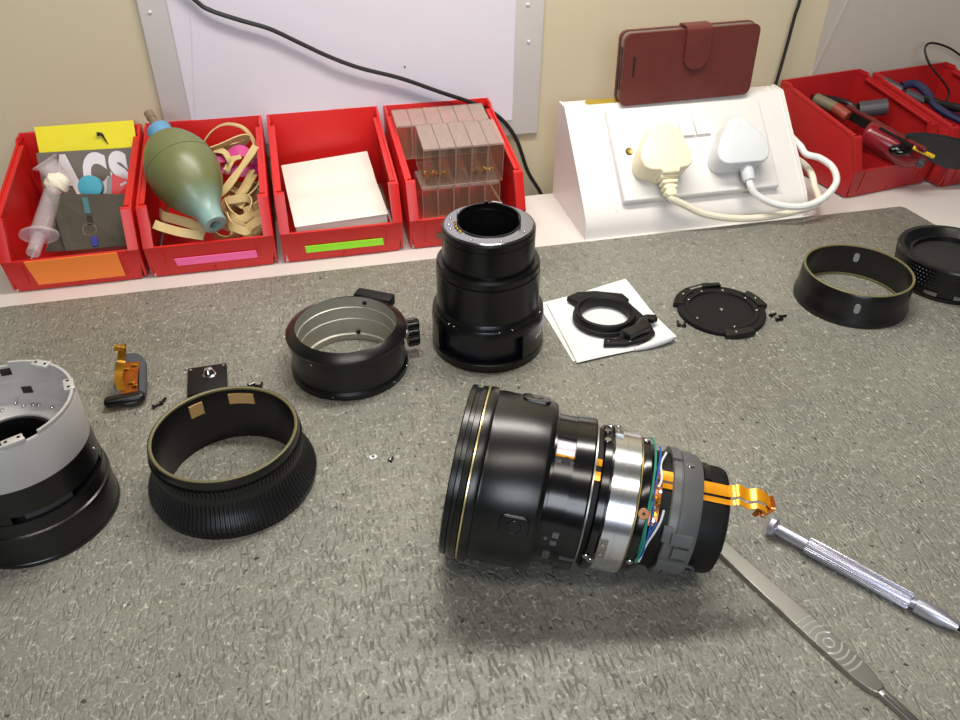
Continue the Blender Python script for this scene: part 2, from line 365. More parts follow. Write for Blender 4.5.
pts = [(720, 735, 60), (679.4,728,84.4), (654.8,725,95.8), (633.1,722,100.8), (626.3,718,95.5), (632.7,712,82), (649.4,708,67), (661.1,706,54.6), (660.2,704,43.9), (662, 700, 20)]
tag(MB().tube(pts, 1.1, 8, 5).build('thin_wire', 'cable_black'), 'thin black wire looping out of the red bin at the right edge', 'wire')

# ------------------------------------------------------------------ red storage bins: local x across, y from the front base (0) to the back (135), z up from the bench
BW, BD, BH = 99.0, 135.0, 77.5
def make_bin(label, card=None, cm=None, material='red_plastic'):
    t = thing('storage_bin', label, 'bin', group='red plastic storage bins along the wall')
    hw = BW/2
    # one moulded shell: floor, back, two sides, front lip joined with a boolean-free overlap of thin slabs
    m = MB(); m.box((0, 68, 2.2), (90, 126, 2.0), 0.4); m.build('base_panel', material, t)
    m = MB(); m.prism([(-hw+1, 2), (hw-1, 2), (hw, BH), (-hw, BH)], -BD, -BD+2.2, 0.5, M=RX(90)); m.build('back_panel', material, t)
    side = [(1, 2), (BD-1, 2), (BD, BH), (BD-14, BH), (BD-18, BH-3.2), (16, 59), (11.5, 57), (9.6, 53), (0.5, 31.5), (-4.5, 28)]
    for sg in (-1, 1):
        m = MB(); q = Matrix(((0, 0, sg, 0), (1, 0, 0, 0), (0, 1, 0, 0), (0, 0, 0, 1)))
        m.prism(side, hw-2.2, hw-0.2, 0.3, M=q)
        sp = m.build('side_panel', material, t)
        r = MB()                                                     # the turned-in rim along the sloping edge and down the front post
        def strip(p, q2, w, th):
            p = Vector(p); q2 = Vector(q2); d = (q2-p); n = Vector((0, -d.z, d.y)).normalized()
            vs = []
            for pt in (p, q2):
                for (a, bb) in ((0, 0), (-w, 0), (-w, th), (0, th)): vs.append((sg*(pt.x+a), pt.y+n.y*bb, pt.z+n.z*bb))
            r.add(vs, [(0,1,2,3),(7,6,5,4),(0,4,5,1),(1,5,6,2),(2,6,7,3),(3,7,4,0)])
        strip((hw, BD-2, BH-2.2), (hw, BD-16, BH-2.2), 3.0, 1.6)
        strip((hw, BD-17, BH-4.6), (hw, 14, 57.6), 6.0, 1.6)
        r.build('rim', material, sp)
        m = MB()                                                     # front post, facing the user
        m.prism([(10.5, 58), (7.8, 57), (-4.9, 28.6), (-2, 26.5), (14, 56)], hw-8.0, hw, 0.4, M=q)
        m.build('front_post', material, sp)
    m = MB(); q = Matrix(((1, 0, 0, 0), (0, 1, 0, 0), (0, 0, 1, 0), (0, 0, 0, 1)))
    yz = [(0, 1), (-4.5, 28.2), (-2.3, 28.5), (2.4, 1.6)]
    vs = []
    for y, z in yz: vs += [(-(hw-4 if z < 10 else hw), y, z), ((hw-4 if z < 10 else hw), y, z)]
    m.add(vs, [(0, 1, 3, 2), (2, 3, 5, 4), (4, 5, 7, 6), (6, 7, 1, 0), (0, 2, 4, 6), (1, 7, 5, 3)])
    fp = m.build('front_panel', material, t)
    m = MB(); m.box((0, -1.4, 4.0), (1.6, 1.6, 1.6), 0.6, M=None); m.build('moulding_dot', 'red_plastic', fp)
    FM = frame(Vector((0, 0, 1)), Vector((1, 0, 0)), Vector((0, -4.5, 27.2)).normalized(), Vector((0, -27.2, -4.5)).normalized())
    for sx in (-1, 1):                                                # slim raised edges of the label recess
        m = MB(); m.box((sx*36, 16, 0.4), (1.2, 21, 1.0), 0.3, M=FM); m.build('label_guide', material, fp)
    for sx in (-1, 1):
        for y in (6, 124):
            m = MB(); m.box((sx*(hw-9), y, 0.7), (9, 8, 1.6), 0.3); m.build('foot', material, t)
    if card:
        x0, x1, s0, s1, sk = card
        m = MB(); m.prism([(x0+sk, s0), (x1, s0), (x1-0.6, s1), (x0, s1)], 0.5, 1.1, M=FM); m.build('label_card', cm, t)
    return t
bins = []
for x, lab, card, cm in ((-180.5, 'red bin holding yellow card and syringe, orange card on its front', (-33, 34, 5, 27.8, 3.5), 'orange_card'),
                         (-78.5, 'red bin holding green blower and rubber bands, pink strip on its front', (-29, 34.5, 9, 15.8, 1.5), 'pink_card'),
                         (25, 'red bin holding white lens tissue, bright green strip on its front', (-31, 33, 8, 14.6, 0.5), 'green_card'),
                         (129.5, 'red bin holding stacked clear boxes, behind the tall black lens barrel', (-27, 30, 8, 13.6, 0.5), 'dark_card')):
    b_ = make_bin(lab, card, cm); move(b_, (x, 603, BZ)); bins.append(b_)
for x, y, rz, lab in ((542.7, 616.5, 9, 'red bin of dark tools next to the white socket box'), (645.8, 617.5, 9, 'red bin with navy and black tools, cut by the right picture edge')):
    b_ = make_bin(lab, None, None, 'red_plastic_dim'); move(b_, (x, y, BZ), rz); b_.scale = (1, 0.86, 1); bins.append(b_)

# ------------------------------------------------------------------ contents of the first bin
def slab(name, quad, th, material, parent=None):
    """a thin sheet from four corner points, given a thickness on its far side"""
    a, b, c, d = [Vector(p) for p in quad]; n = (d-a).cross(b-a).normalized()*th
    m = MB(); m.add([a, b, c, d, a+n, b+n, c+n, d+n], [(0,1,2,3),(7,6,5,4),(0,4,5,1),(1,5,6,2),(2,6,7,3),(3,7,4,0)])
    return m.build(name, material, parent, smooth=False)
yc = thing('yellow_card', 'bright yellow card with a small dark smudge, standing at the back of the first bin', 'card')
slab('card_sheet', [(-215.3,724,58.2), (-136.5,724,56.5), (-135.6,731,80.5), (-214.5,731,80.9)], 0.8, 'yellow_card', yc)
m = MB(); m.tube([(-166.3,726.5,72.4), (-163.1,726.5,72.2), (-161.5,726,68.7), (-159.5,725.2,63.5)], lambda t: 1.6*(1-t)+0.3, 6, 4); m.build('smudge', 'black_ink', yc)
gc = thing('grey_card', 'dark grey card lettered ACS in white, in front of the yellow card', 'card')
g0, g1, g2, g3 = Vector((-217.2,703,22.9)), Vector((-146.4,703,20.1)), Vector((-135.2,716,62.2)), Vector((-215.2,716,64.1))
slab('card_sheet', [g0, g1, g2, g3], 0.8, 'grey_card', gc)
def letters(txt, origin, ex, ey, size, bold, material, parent, xs=1.0):
    cu = bpy.data.curves.new('letter', 'FONT'); cu.body = txt; cu.size = size*S; cu.extrude = 0.15*S; cu.offset = bold*S
    ob = bpy.data.objects.new('letter', cu); SC.collection.objects.link(ob)
    me = bpy.data.meshes.new_from_object(ob.evaluated_get(bpy.context.evaluated_depsgraph_get()))
    bpy.data.objects.remove(ob)
    o = bpy.data.objects.new('letter', me); SC.collection.objects.link(o); me.materials.clear(); me.materials.append(MATS[material])
    ex = Vector(ex).normalized(); ey = Vector(ey).normalized(); ez = ex.cross(ey).normalized(); ey = ez.cross(ex)
    mm = frame(Vector(origin)*S, ex*xs, ey, ez); o.parent = parent; o.matrix_world = mm
    return o
ex = g2-g3; ey = g3-g0; exn = ex.normalized(); up = (g3-g0).normalized()
nrm = exn.cross(up).normalized()
for ch, u, sx in (('A', 0.15, 0.66), ('C', 0.445, 0.62), ('S', 0.725, 0.70)):
    letters(ch, g3 + exn*(u*78) - up*34 + nrm*0.3, exn, up, 42, 2.9, 'letter_white', gc, sx)
sy = thing('syringe', 'clear plastic syringe leaning at the left of the first bin', 'syringe')
p0, p1 = Vector((-200.2,655,43.7)), Vector((-204.3,622,34.4)); ax = (p1-p0).normalized()
m = MB(); m.cyl(p0 - ax*14, p1, 7.2, 20, 0.6); m.build('barrel', 'syringe_plastic', sy)
F = T(*p1) @ ax.to_track_quat('Z', 'Y').to_matrix().to_4x4()
m = MB(); m.prism([(15*cos(radians(a))*1.0, 8.5*sin(radians(a))) for a in range(0, 360, 20)], -1.2, 1.2, 0.4, M=F); m.build('flange', 'syringe_plastic', sy)
m = MB(); m.cyl(p1, p1 + ax*20, 5.0, 16, 0.4); m.build('plunger', 'syringe_plastic', sy)
m = MB(); m.cyl(p0 - ax*30, p0 - ax*14, 2.4, 12, 0.3); m.build('nozzle', 'syringe_plastic', sy)
cp = thing('plastic_cup', 'clear crumpled plastic cap with an off-white cotton plug, above the syringe', 'cap')
c0 = Vector((-198.1,690,56.6))
m = MB(); m.lathe([(8, -6), (8.6, 6), (12, 9), (11.2, 9.8), (7.8, 7), (7.2, -6)], 20, M=T(*(c0+Vector((-2, 2, 0)))) @ RY(-28) @ RX(-12)); m.build('clear_cap', 'syringe_plastic', cp)
m = MB(); bmx = bmesh.new(); bmesh.ops.create_icosphere(bmx, subdivisions=3, radius=1.0)
for v in bmx.verts: v.co = Vector((v.co.x*9.5, v.co.y*8, v.co.z*9.5)) * (1 + 0.06*sin(v.co.x*7+v.co.z*5))
m.bm(bmx, T(*(-196.6,680,50.3))); m.build('cotton_plug', 'cotton', cp)
m = MB(); m.prism([(9.5*cos(radians(a)), 9.5*sin(radians(a))) for a in range(0, 360, 12)], -4, 4, 1.0, M=T(*(-172.9,684,43.4)) @ RX(62)); m.build('turquoise_disc', 'turquoise')
tag(bpy.data.objects['turquoise_disc'], 'round turquoise felt disc in front of the grey lettered card', 'disc')
rp = thing('red_packet', 'small red packet with grey edge at the right of the first bin', 'packet')
slab('packet_body', [(-160.4,682,29.5), (-145.2,680,28.8), (-142,690,43.1), (-155.7,692,49.8)], 5, 'red_plastic', rp)
slab('grey_edge', [(-164.3,682,29.9), (-160.4,682,29.5), (-155.9,692,49), (-160.4,692,46.7)], 5, 'felt_grey', rp)
slab('clear_tab', [(-149.3,681,45.1), (-144,681,47.2), (-143.6,681,45.4), (-148.9,681,43.2)], 0.5, 'letter_white', rp)
fs = thing('film_pouch', 'dark translucent film pouch with small coloured window patches, in the first bin', 'pouch')
q0, q1, q2, q3 = Vector((-187.5,616,21.6)), Vector((-140.5,614,22.3)), Vector((-142.7,662,44)), Vector((-201,664,49.2))
slab('pouch_sheet', [q0, q1, q2, q3], 0.7, 'smoke_film', fs)
slab('back_sheet', [(-204.4,622,19.6), (-184.2,620,19.9), (-188.9,650,36.1), (-194,660,45)], 0.7, 'smoke_film', fs)
nf = (q1-q0).cross(q3-q0).normalized()*1.0
if nf.y > 0: nf = -nf
def patch(name, u0, v0, u1, v1, material):
    def at(u, v): return q0.lerp(q1, u).lerp(q3.lerp(q2, u), v) + nf
    slab(name, [at(u0, v0), at(u1, v0), at(u1, v1), at(u0, v1)], 0.3, material, fs)
patch('teal_patch', .42, .62, .50, .92, 'teal_ink'); patch('black_patch', .43, .42, .51, .58, 'black_ink'); patch('blue_patch', .43, .03, .52, .20, 'blue_ink')
m = MB(); m.lathe([(4.6, 0), (5.6, 0.5), (5.0, 1.6), (4.4, 1.0)], 20, M=T(*(q0.lerp(q1, .44).lerp(q3.lerp(q2, .44), .32)+nf*1.2)) @ RX(55)); m.build('clear_ring', 'clear_plastic', fs)

# ------------------------------------------------------------------ second bin: blower and rubber bands
N0, T0 = Vector((-71.4, 601, 38.3)), Vector((-117.1,702,96.1)); ax = (T0-N0).normalized()
bl = thing('air_blower', 'green rubber bulb blower with blue valve collar lying in the second bin', 'blower', M=T(*N0) @ ax.to_track_quat('Z', 'Y').to_matrix().to_4x4() @ Matrix.Diagonal((1, 1, (T0-N0).length/146, 1)))
sm = lambda pr: [(p.x, p.y) for p in spline([(r, z, 0) for r, z in pr], 4)]
m = MB(); m.lathe(sm([(10.5, 17), (13.5, 24), (19.5, 34), (24.5, 46), (27.8, 59), (28.2, 70), (26.6, 83), (22.2, 95), (17, 104), (10.5, 108.5), (0.01, 109.5)]) + [(0.01, 17)], 48, closed=False); m.build('bulb', 'blower_rubber', bl)
m = MB(); m.lathe([(27.5, 72), (28.5, 72.4), (28.4, 73.2), (27.3, 73.4), (27.0, 72.6)], 64, M=T(0, 0, 0)); m.build('seam', 'green_rubber', bl)
m = MB(); m.lathe(sm([(8.6, 0), (9.4, 1.2), (9.6, 8), (10.2, 14), (13.0, 22), (17.6, 30)]) + [(16.5, 30), (9, 16), (4.2, 12), (4.2, 0.4)], 32); m.build('nozzle', 'blower_rubber', bl)
m = MB(); m.disc(4.25, 6, 7, 20); m.build('nozzle_hole', 'black_deep', bl)
m = MB(); m.disc(10, 105, 124, 28, c=2.0); m.build('valve_collar', 'blue_rubber', bl)
m = MB(); m.disc(3.4, 124, 137, 16, c=0.8); m.disc(3.9, 136, 146, 16, c=1.2); m.build('valve_stem', 'stem_brown', bl)
RB = 'wide tan rubber bands in the second bin'
def band(label, pts, wid, w=6.0, th=1.1, closed=False):
    tag(MB().ribbon(pts, wid, th, w, 5, closed).build('rubber_band', 'rubber_band', ang=50), label, 'rubber band', RB)
band('tan rubber band standing in the highest arch above the others in the second bin', [(-85,705,50.3), (-80.3,708,62.3), (-70,712,73.2), (-58.6,714,76.9), (-45.7,712,73.9), (-38.6,706,65.7), (-36.5,698,57.8), (-41.6,690,47.9)], (0.25, 1, -0.15), 6.5)
band('straight tan rubber band crossing from upper right down to the blower bulb', [(-35.4,686,66), (-44.2,678,57.6), (-54.5,668,49.4), (-65.9,660,39.7), (-73,654,35.1)], (0.9, 0.35, 0.5), 6.5)
band('tan rubber band lying across the back under the highest arch', [(-79.4,690,63), (-65,692,66.3), (-49.5,696,70.4), (-42.1,698,69.9), (-46.4,700,64.2), (-62.2,702,60.3)], (0.25, -0.5, 0.9), 6.0)
band('tan rubber band coiled round the pink elastic', [(-70.5,692,63.2), (-62.5,690,61.5), (-59.5,684,54.8), (-63,678,48.6), (-57.1,688,54.7), (-49.3,690,56.7)], (0.2, 1, 0.6), 5.5)
band('tan rubber band hooped down the right wall of the second bin', [(-43.9,690,54.4), (-35.2,690,56.4), (-32.8,684,50.5), (-36.1,672,41.3), (-43.7,662,35.6), (-54.1,652,32.2)], (0.6, -0.4, 0.8), 6.5)
band('tan rubber band lying just left of the right-wall hoop', [(-41.8,682,46.7), (-47.8,672,40.7), (-55.3,662,35), (-62.6,654,30.3)], (0.8, 0.2, 0.5), 6.5)
band('pale tan rubber band catching the light in the middle of the tangle', [(-40.6,678,43.7), (-45.4,668,40.4), (-51,660,36.3), (-57.2,654,33.4), (-51.2,648,30.1)], (0.9, 0.3, 0.4), 6.5)
band('tan rubber band loop lying flat beside the blower nozzle', [(-64.5,645,36.5), (-56.5,648,37), (-47.6,648,37), (-44,640,34.9), (-46.4,632,30), (-54.6,628,28.3), (-61,630,32.6)], (0, 0.35, 1), 6.5, 1.1, True)
band('tan rubber band curled against the front lip right of the blower nozzle', [(-64.5,626,34.9), (-62.2,618,29.7), (-57.7,613,28.1), (-50.2,610,26.1), (-46.8,614,28.1), (-40.2,618,29.8), (-33,620,29.8), (-31.7,628,32.1)], (0, 0.5, 0.9), 6.5)
band('tan rubber band lying against the front lip left of the blower nozzle', [(-116.3,640,35.6), (-112.3,630,36.4), (-101.5,624,34.7), (-90.9,618,32.9), (-80.3,609,30.1)], (0.1, 0.6, 0.9), 7.5)
band('tan rubber band under the left side of the blower', [(-118.9,618,36.1), (-113.3,616,33.9), (-100.3,612,30), (-82.7,609,25.9)], (0.05, 0.7, 0.9), 7.0)
band('tan rubber band deep beneath the pale one', [(-34.7,664,40.2), (-35.9,652,33.9), (-42.3,644,30.1), (-51.5,640,28.5)], (0.4, 0.3, 0.9), 7.0)
rb = random.Random(5)
for k in range(14):
    c = Vector((rb.uniform(-66, -44), rb.uniform(622, 706), rb.uniform(10, 26))); a = rb.uniform(0, pi); L1, L2 = rb.uniform(12, 17), rb.uniform(3, 8)
    pts = [c + Vector((L1*cos(t)*cos(a) - L2*sin(t)*sin(a), L1*cos(t)*sin(a) + L2*sin(t)*cos(a), 5*sin(2*t + k) + 3*cos(t+k))) for t in [2*pi*i/8 for i in range(8)]]
    for p in pts: p.x = min(max(p.x, -118), -34.5); p.z = max(p.z, 4.5)
    band('tan rubber band in the tangle filling the bottom of the second bin', pts, (rb.uniform(-.4, .4), rb.uniform(-.4, .4), 1), 6.0, 1.0, True)
tag(MB().ribbon([(-69.2,690,56.8), (-60.1,692,56.9), (-49.5,694,60.5), (-40.7,692,53.3), (-38.6,688,45.7), (-47.6,690,42), (-66.7,690,47.5)], (0.1, 0.6, 0.8), 1.4, 9, 5).build('elastic_strap', 'magenta'), 'bright pink elastic strap under the rubber bands', 'strap')

# ------------------------------------------------------------------ third bin: lens tissue
def sheet_solid(name, corner, nx, ny, zf, th, material, parent=None, ang=60):
    """curved sheet: corner(u, v) gives the top surface point"""
    m = MB(); vs = []; fs = []; k = (nx+1)*(ny+1)
    for s in (0, 1):
        for j in range(ny+1):
            for i in range(nx+1):
                p = Vector(corner(i/nx, j/ny)); p.z += zf(i/nx, j/ny); p.z -= th*s; vs.append(p)
    idx = lambda s, i, j: s*k + j*(nx+1) + i
    for j in range(ny):
        for i in range(nx):
            fs.append((idx(0,i,j), idx(0,i+1,j), idx(0,i+1,j+1), idx(0,i,j+1))); fs.append((idx(1,i,j+1), idx(1,i+1,j+1), idx(1,i+1,j), idx(1,i,j)))
    for i in range(nx): fs += [(idx(0,i,0), idx(1,i,0), idx(1,i+1,0), idx(0,i+1,0)), (idx(0,i+1,ny), idx(1,i+1,ny), idx(1,i,ny), idx(0,i,ny))]
    for j in range(ny): fs += [(idx(0,0,j+1), idx(1,0,j+1), idx(1,0,j), idx(0,0,j)), (idx(0,nx,j), idx(1,nx,j), idx(1,nx,j+1), idx(0,nx,j+1))]
    m.add(vs, fs); return m.build(name, material, parent, ang)
def bil(a, b, c, d): 
    a, b, c, d = map(Vector, (a, b, c, d))
    return lambda u, v: a.lerp(b, u).lerp(d.lerp(c, u), v)
tp = thing('tissue_pad', 'thick pad of white lens tissue filling the third bin', 'tissue pad')
f = bil((-11.8,612,24.2), (64.4,612,27.4), (60.8,722,38.6), (-18.1,722,32.4))
wav = lambda u, v: 0.8*sin(v*9) + 0.5*sin(v*19+u) - 5.5*max(0, 0.55-abs(v-0.62))*0.8
sheet_solid('top_sheet', f, 10, 24, lambda u, v: wav(u, v), 0.5, 'paper_white', tp)
sheet_solid('sheet_stack', lambda u, v: f(0.01+u*0.98, 0.01+v*0.975), 6, 20, lambda u, v: wav(u, v)-0.7, 14, 'paper_white', tp)

# ------------------------------------------------------------------ fourth bin: clear boxes with brass screws
def clear_box(label, loc, rx, w=13.0, d=40.0, h=31.0):
    t = thing('clear_box', label, 'box', group='clear plastic boxes in the fourth bin', M=T(*loc) @ RX(rx))
    m = MB()
    th = 0.8
    for c, s in (((0, d/2, th/2), (w, d, th)), ((0, th/2, h/2), (w, th, h)), ((0, d-th/2, h/2), (w, th, h)), ((-w/2+th/2, d/2, h/2), (th, d, h)), ((w/2-th/2, d/2, h/2), (th, d, h))): pass
    o = [(-w/2, 0), (w/2, 0), (w/2, d), (-w/2, d)]; i = [(-w/2+th, th), (w/2-th, th), (w/2-th, d-th), (-w/2+th, d-th)]
    vs = [(x, y, 0) for x, y in o] + [(x, y, h) for x, y in o] + [(x, y, th) for x, y in i] + [(x, y, h) for x, y in i]
    fs = [(3, 2, 1, 0), (8, 9, 10, 11)]
    for k in range(4):
        k2 = (k+1) % 4; fs += [(k, k2, 4+k2, 4+k), (8+k2, 8+k, 12+k, 12+k2), (4+k, 4+k2, 12+k2, 12+k)]
    m.add(vs, fs); m.build('box_body', 'clear_plastic', t, smooth=False)
    b = bmesh.new(); bmesh.ops.create_cube(b, size=1.0)
    for v in b.verts: v.co = Vector((v.co.x*(w+0.3), d/2 + v.co.y*(d+0.3), h/2 + v.co.z*(h+0.3)))
    bmesh.ops.wireframe(b, faces=b.faces[:], thickness=0.55, use_replace=True, use_boundary=True, use_even_offset=True)
    m = MB(); m.bm(b); m.build('edge_frame', 'clear_edge', t, smooth=False)
    m = MB(); m.box((0, d/2, h+1.0), (w+0.4, d+0.4, 1.6), 0.3); m.build('lid', 'clear_lid', t)
    return t
names = ['leftmost', 'second from left', 'middle', 'second from right', 'rightmost']
for k in range(5):
    x = 107.2 + 14.0*k
    clear_box(f'clear box with lid, {names[k]} in the upper front row of the fourth bin', (x, 645, 33.0), 9, h=35.0)
    clear_box(f'clear box, {names[k]} in the lower front row of the fourth bin', (x-1.5, 646, BZ+3.4), 0, h=28.5)
names6 = ['leftmost', 'second from left', 'third from left', 'third from right', 'second from right', 'rightmost']
for k in range(6):
    clear_box(f'clear box with lid, {names6[k]} in the back row of the fourth bin', (92 + 14.0*k, 694, 39.5), 8, d=30)
rs = random.Random(3)
for k in (0, 0, 0, 0, 1, 1, 1, 3, 3, 3, 4, 4):
    x = 107.2 + 14.0*k + rs.uniform(-3.5, 3.5); y = 649 + rs.uniform(0, 6); z = 36.2 + (y-645)*0.16 + rs.uniform(0, 2.5)
    a = rs.uniform(0, 180); t = thing('brass_screw', f'tiny brass screw lying in the {names[k]} upper clear box of the fourth bin', 'screw', group='brass screws in the clear boxes', M=T(x, y, z) @ RZ(a) @ RY(80+rs.uniform(-15, 15)))
    m = MB(); m.disc(1.3, 0, 4.5, 8); m.build('shank', 'brass', t); m = MB(); m.disc(2.4, 4.5, 6.2, 10, c=0.3); m.build('head', 'brass', t)

# ------------------------------------------------------------------ right bins: tools
tg = thing('red_handle_tool', 'maroon rounded tool body with an oval black button, in the first right bin', 'tool')
P0, P1 = Vector((519.9,640,48.5)), Vector((558.3,603,30.3)); ax = (P1-P0).normalized()
F = T(*P0) @ ax.to_track_quat('Z', 'Y').to_matrix().to_4x4(); Ln = (P1-P0).length
m = MB(); m.lathe(sm([(0.01, -2), (10, 0), (12, 8), (12.5, Ln*0.5), (11, Ln*0.78), (7, Ln*0.95), (0.01, Ln)]), 32, M=F, closed=False); m.build('body', 'maroon_gloss', tg)
bmx = bmesh.new(); bmesh.ops.create_icosphere(bmx, subdivisions=3, radius=1)
for v in bmx.verts: v.co = Vector((v.co.x*9, v.co.y*5.5, v.co.z*3.5))
m = MB(); m.bm(bmx, T(*(536.7,608,41.9)) @ RZ(-35) @ RX(45)); m.build('button', 'black_gloss', tg)
m = MB(); m.cyl(P1 - ax*4, P1 + ax*5, 4.5, 16, 1.0); m.build('end_cap', 'dull_grey', tg)
rt_ = thing('dark_rod', 'dark red and black rod lying diagonally over the first right bin', 'rod')
R0, R1 = Vector((532,690,49.3)), Vector((541.7,598,45.4)); dx = (R1-R0).normalized()
m = MB(); m.ribbon([R0, R0.lerp(R1, .5), R1], (0.3, -0.5, 0.9), 4, 8, smooth=False); m.build('black_side', 'black_matt', rt_)
off = Vector((1.5, 1, 5.0))
m = MB(); m.cyl(R0+off, R1+off+dx*14, 2.6, 12, 0.6); m.build('red_side', 'maroon', rt_)
yt = thing('yellow_tipped_probe', 'slim probe with bright yellow tip beside the dark rod', 'probe')
m = MB(); m.cyl((539.9,596,49.2), (560.5,590,40.3), 1.9, 12, 0.8); m.build('yellow_tip', 'yellow_tip', yt)
m = MB(); m.cyl((512.6,612,63.2), (541.2,596,48.6), 1.3, 10); m.build('shaft', 'black_matt', yt)
bk = thing('black_paddle', 'broad matt black blade reaching out over both right bins', 'blade')
m = MB(); B0 = [(537.3,608,58), (554.2,607,57.9), (577.4,604,54.2), (610.3,601,45.8), (633,599,27), (613.4,599,21.9), (586.4,601,25.6), (568.9,603,33.3), (547.2,606,46.6)]
c_ = [Vector(p) for p in B0]; n_ = Vector((0.1, 0.5, 0.85)).normalized()*3.0
m.add(c_ + [p - n_ for p in c_], [tuple(range(9)), tuple(reversed(range(9, 18)))] + [(i, 9+i, 9+(i+1) % 9, (i+1) % 9) for i in range(9)]); m.build('blade', 'grey_black', bk, smooth=False)
tc_ = thing('metal_tube', 'short grey metal tube lying at the back of the first right bin', 'tube')
m = MB(); m.lathe([(6, 0), (8, 0), (8, 26), (6, 26)], 24, M=T(*(546.2,690,50.2)) @ RZ(-20) @ RY(80)); m.build('tube_wall', 'dull_grey', tc_)
m = MB(); m.disc(6.1, 2, 4, 20, M=T(*(546.2,690,50.2)) @ RZ(-20) @ RY(80)); m.build('tube_core', 'black_deep', tc_)
mk = thing('marker_pen', 'tan and orange barrelled pen at the left of the first right bin', 'pen')
m = MB(); m.cyl((510,712,57.6), (520.6,690,54.2), 5.5, 16, 1); m.build('tan_barrel', 'tan_dull', mk)
m = MB(); m.cyl((519.5,692,54.6), (526.1,676,49.7), 5.6, 16, 1); m.build('orange_end', 'orange_dull', mk)
cl_ = thing('black_coil', 'small coil of black cable behind the tan pen', 'cable')
m = MB(); m.tube([(513.5,722,55.1), (534.6,722,52.5), (552.7,716,48), (556.5,706,43.9), (550.1,712,40.2)], 2.6, 8, 5); m.build('coil', 'cable_black', cl_)
pl = thing('navy_pliers', 'tool with dark blue handles in the second right bin', 'pliers')
m = MB(); m.tube([(602.2,706,64.9), (615.1,704,66.6), (622.4,694,61.3), (623.9,680,53.7), (628.9,668,49.3), (644.2,655,42.6)], 4.2, 10, 5); m.build('handle', 'navy', pl)
m = MB(); m.tube([(619.9,690,56.7), (627.3,676,54.8), (634.9,660,55.6), (646.7,650,54.2)], 4.0, 10, 5); m.build('handle', 'black_matt', pl)
m = MB(); m.cyl((602.8,700,60.7), (619.9,690,53.6), 4.5, 12, 1); m.build('jaw', 'dull_grey', pl)
tag(MB().cyl((587.1,722,68.1), (602.4,704,60.5), 4.5, 14, 1).build('grey_tube', 'dull_grey'), 'pale grey tube lying at the back of the second right bin', 'tube')

# ------------------------------------------------------------------ socket box
PXZ = Matrix(((0, 0, 1, 0), (1, 0, 0, 0), (0, 1, 0, 0), (0, 0, 0, 1)))     # prism outline in (y, z), pushed along x
sb = thing('socket_box', 'white sloping bench socket box with a double outlet, between red bins', 'socket box')
prof = [(680, BZ), (680, 84), (678, 86)] + [(665 - 4*sin(a)+0, 82 + 4*cos(a)) for a in (0, .4, .8)] + [(597.5, 22.5), (592.5, 17), (588.5, 11), (587, 5), (587, BZ)]
m = MB(); m.prism(prof, 231.5, 436.5, M=PXZ); m.build('casing', 'box_white', sb, ang=40)
def endcap(x0, x1):
    p = [(y + (0.8 if y > 670 else -0.8), z + (0.8 if z > 10 else 0)) for y, z in prof]
    m = MB(); m.prism(p, x0, x1, M=PXZ); m.build('end_cap', 'box_white', sb, ang=40)
endcap(229.5, 231.5)
pe = [(y, z) for y, z in prof]
endcap(436.5, 439.5)
tt = radians(42.16); U = Vector((1, 0, 0)); V = Vector((0, cos(tt), sin(tt))); Nn = Vector((0, -sin(tt), cos(tt)))
PF = frame(Vector((264.5, 591.1, 27.1)), U, V, Nn)             # socket plate: x along, y up the slope, z out of the face
m = MB(); m.box((73, 43, -4.4), (146, 86, 8.8), 1.8, M=PF, seg=3); sp_ = m.build('socket_plate', 'white_plastic', sb)
for k, x in enumerate((69.8, 84.5)):
    m = MB(); m.add([(x-6.6, 54, 0), (x+6.6, 54, 0), (x+6.6, 77.5, 0), (x-6.6, 77.5, 0), (x-6.6, 54, 3.2), (x+6.6, 54, 3.2), (x+6.6, 77.5, 0.6), (x-6.6, 77.5, 0.6), ],
        [(0,3,2,1),(4,5,6,7),(0,1,5,4),(1,2,6,5),(2,3,7,6),(3,0,4,7)], PF); m.build('rocker_switch', 'white_plastic', sp_, smooth=False)
for (x, y, ml) in ((13.2, 45, 'brass_dark'), (133, 45, 'brass_dark')):
    m = MB(); m.lathe([(0.01, 0.1), (2.9, 0.1), (3.6, 0.5), (3.6, -1), (0.01, -1)], 16, M=PF @ T(x, y, 0), closed=False); m.build('plate_screw', ml, sp_)
for (x, y) in ((-19.5, 43.1), (161.5, 44.9)):
    m = MB(); m.disc(2.6, -8.4, -7.2, 16, PF @ T(x, y, 0), 0.5); m.build('casing_screw', 'box_white', sb)
for x in (238.5, 430):
    m = MB(); m.disc(2.8, 85.4, 86.9, 16, T(x, 672, 0), 0.6); m.build('casing_screw', 'box_white', sb)
for x in (-5.5, 150.5):
    m = MB(); m.box((x, 41, -9.0), (2.2, 92, 2.4), 0.5, M=PF); m.build('face_ridge', 'box_white', sb)
m = MB(); m.prism([(252, 666), (284, 666), (284, 677), (255, 678), (251, 672)], 85.9, 86.3); m.build('gold_sticker', 'gold_sticker', sb)

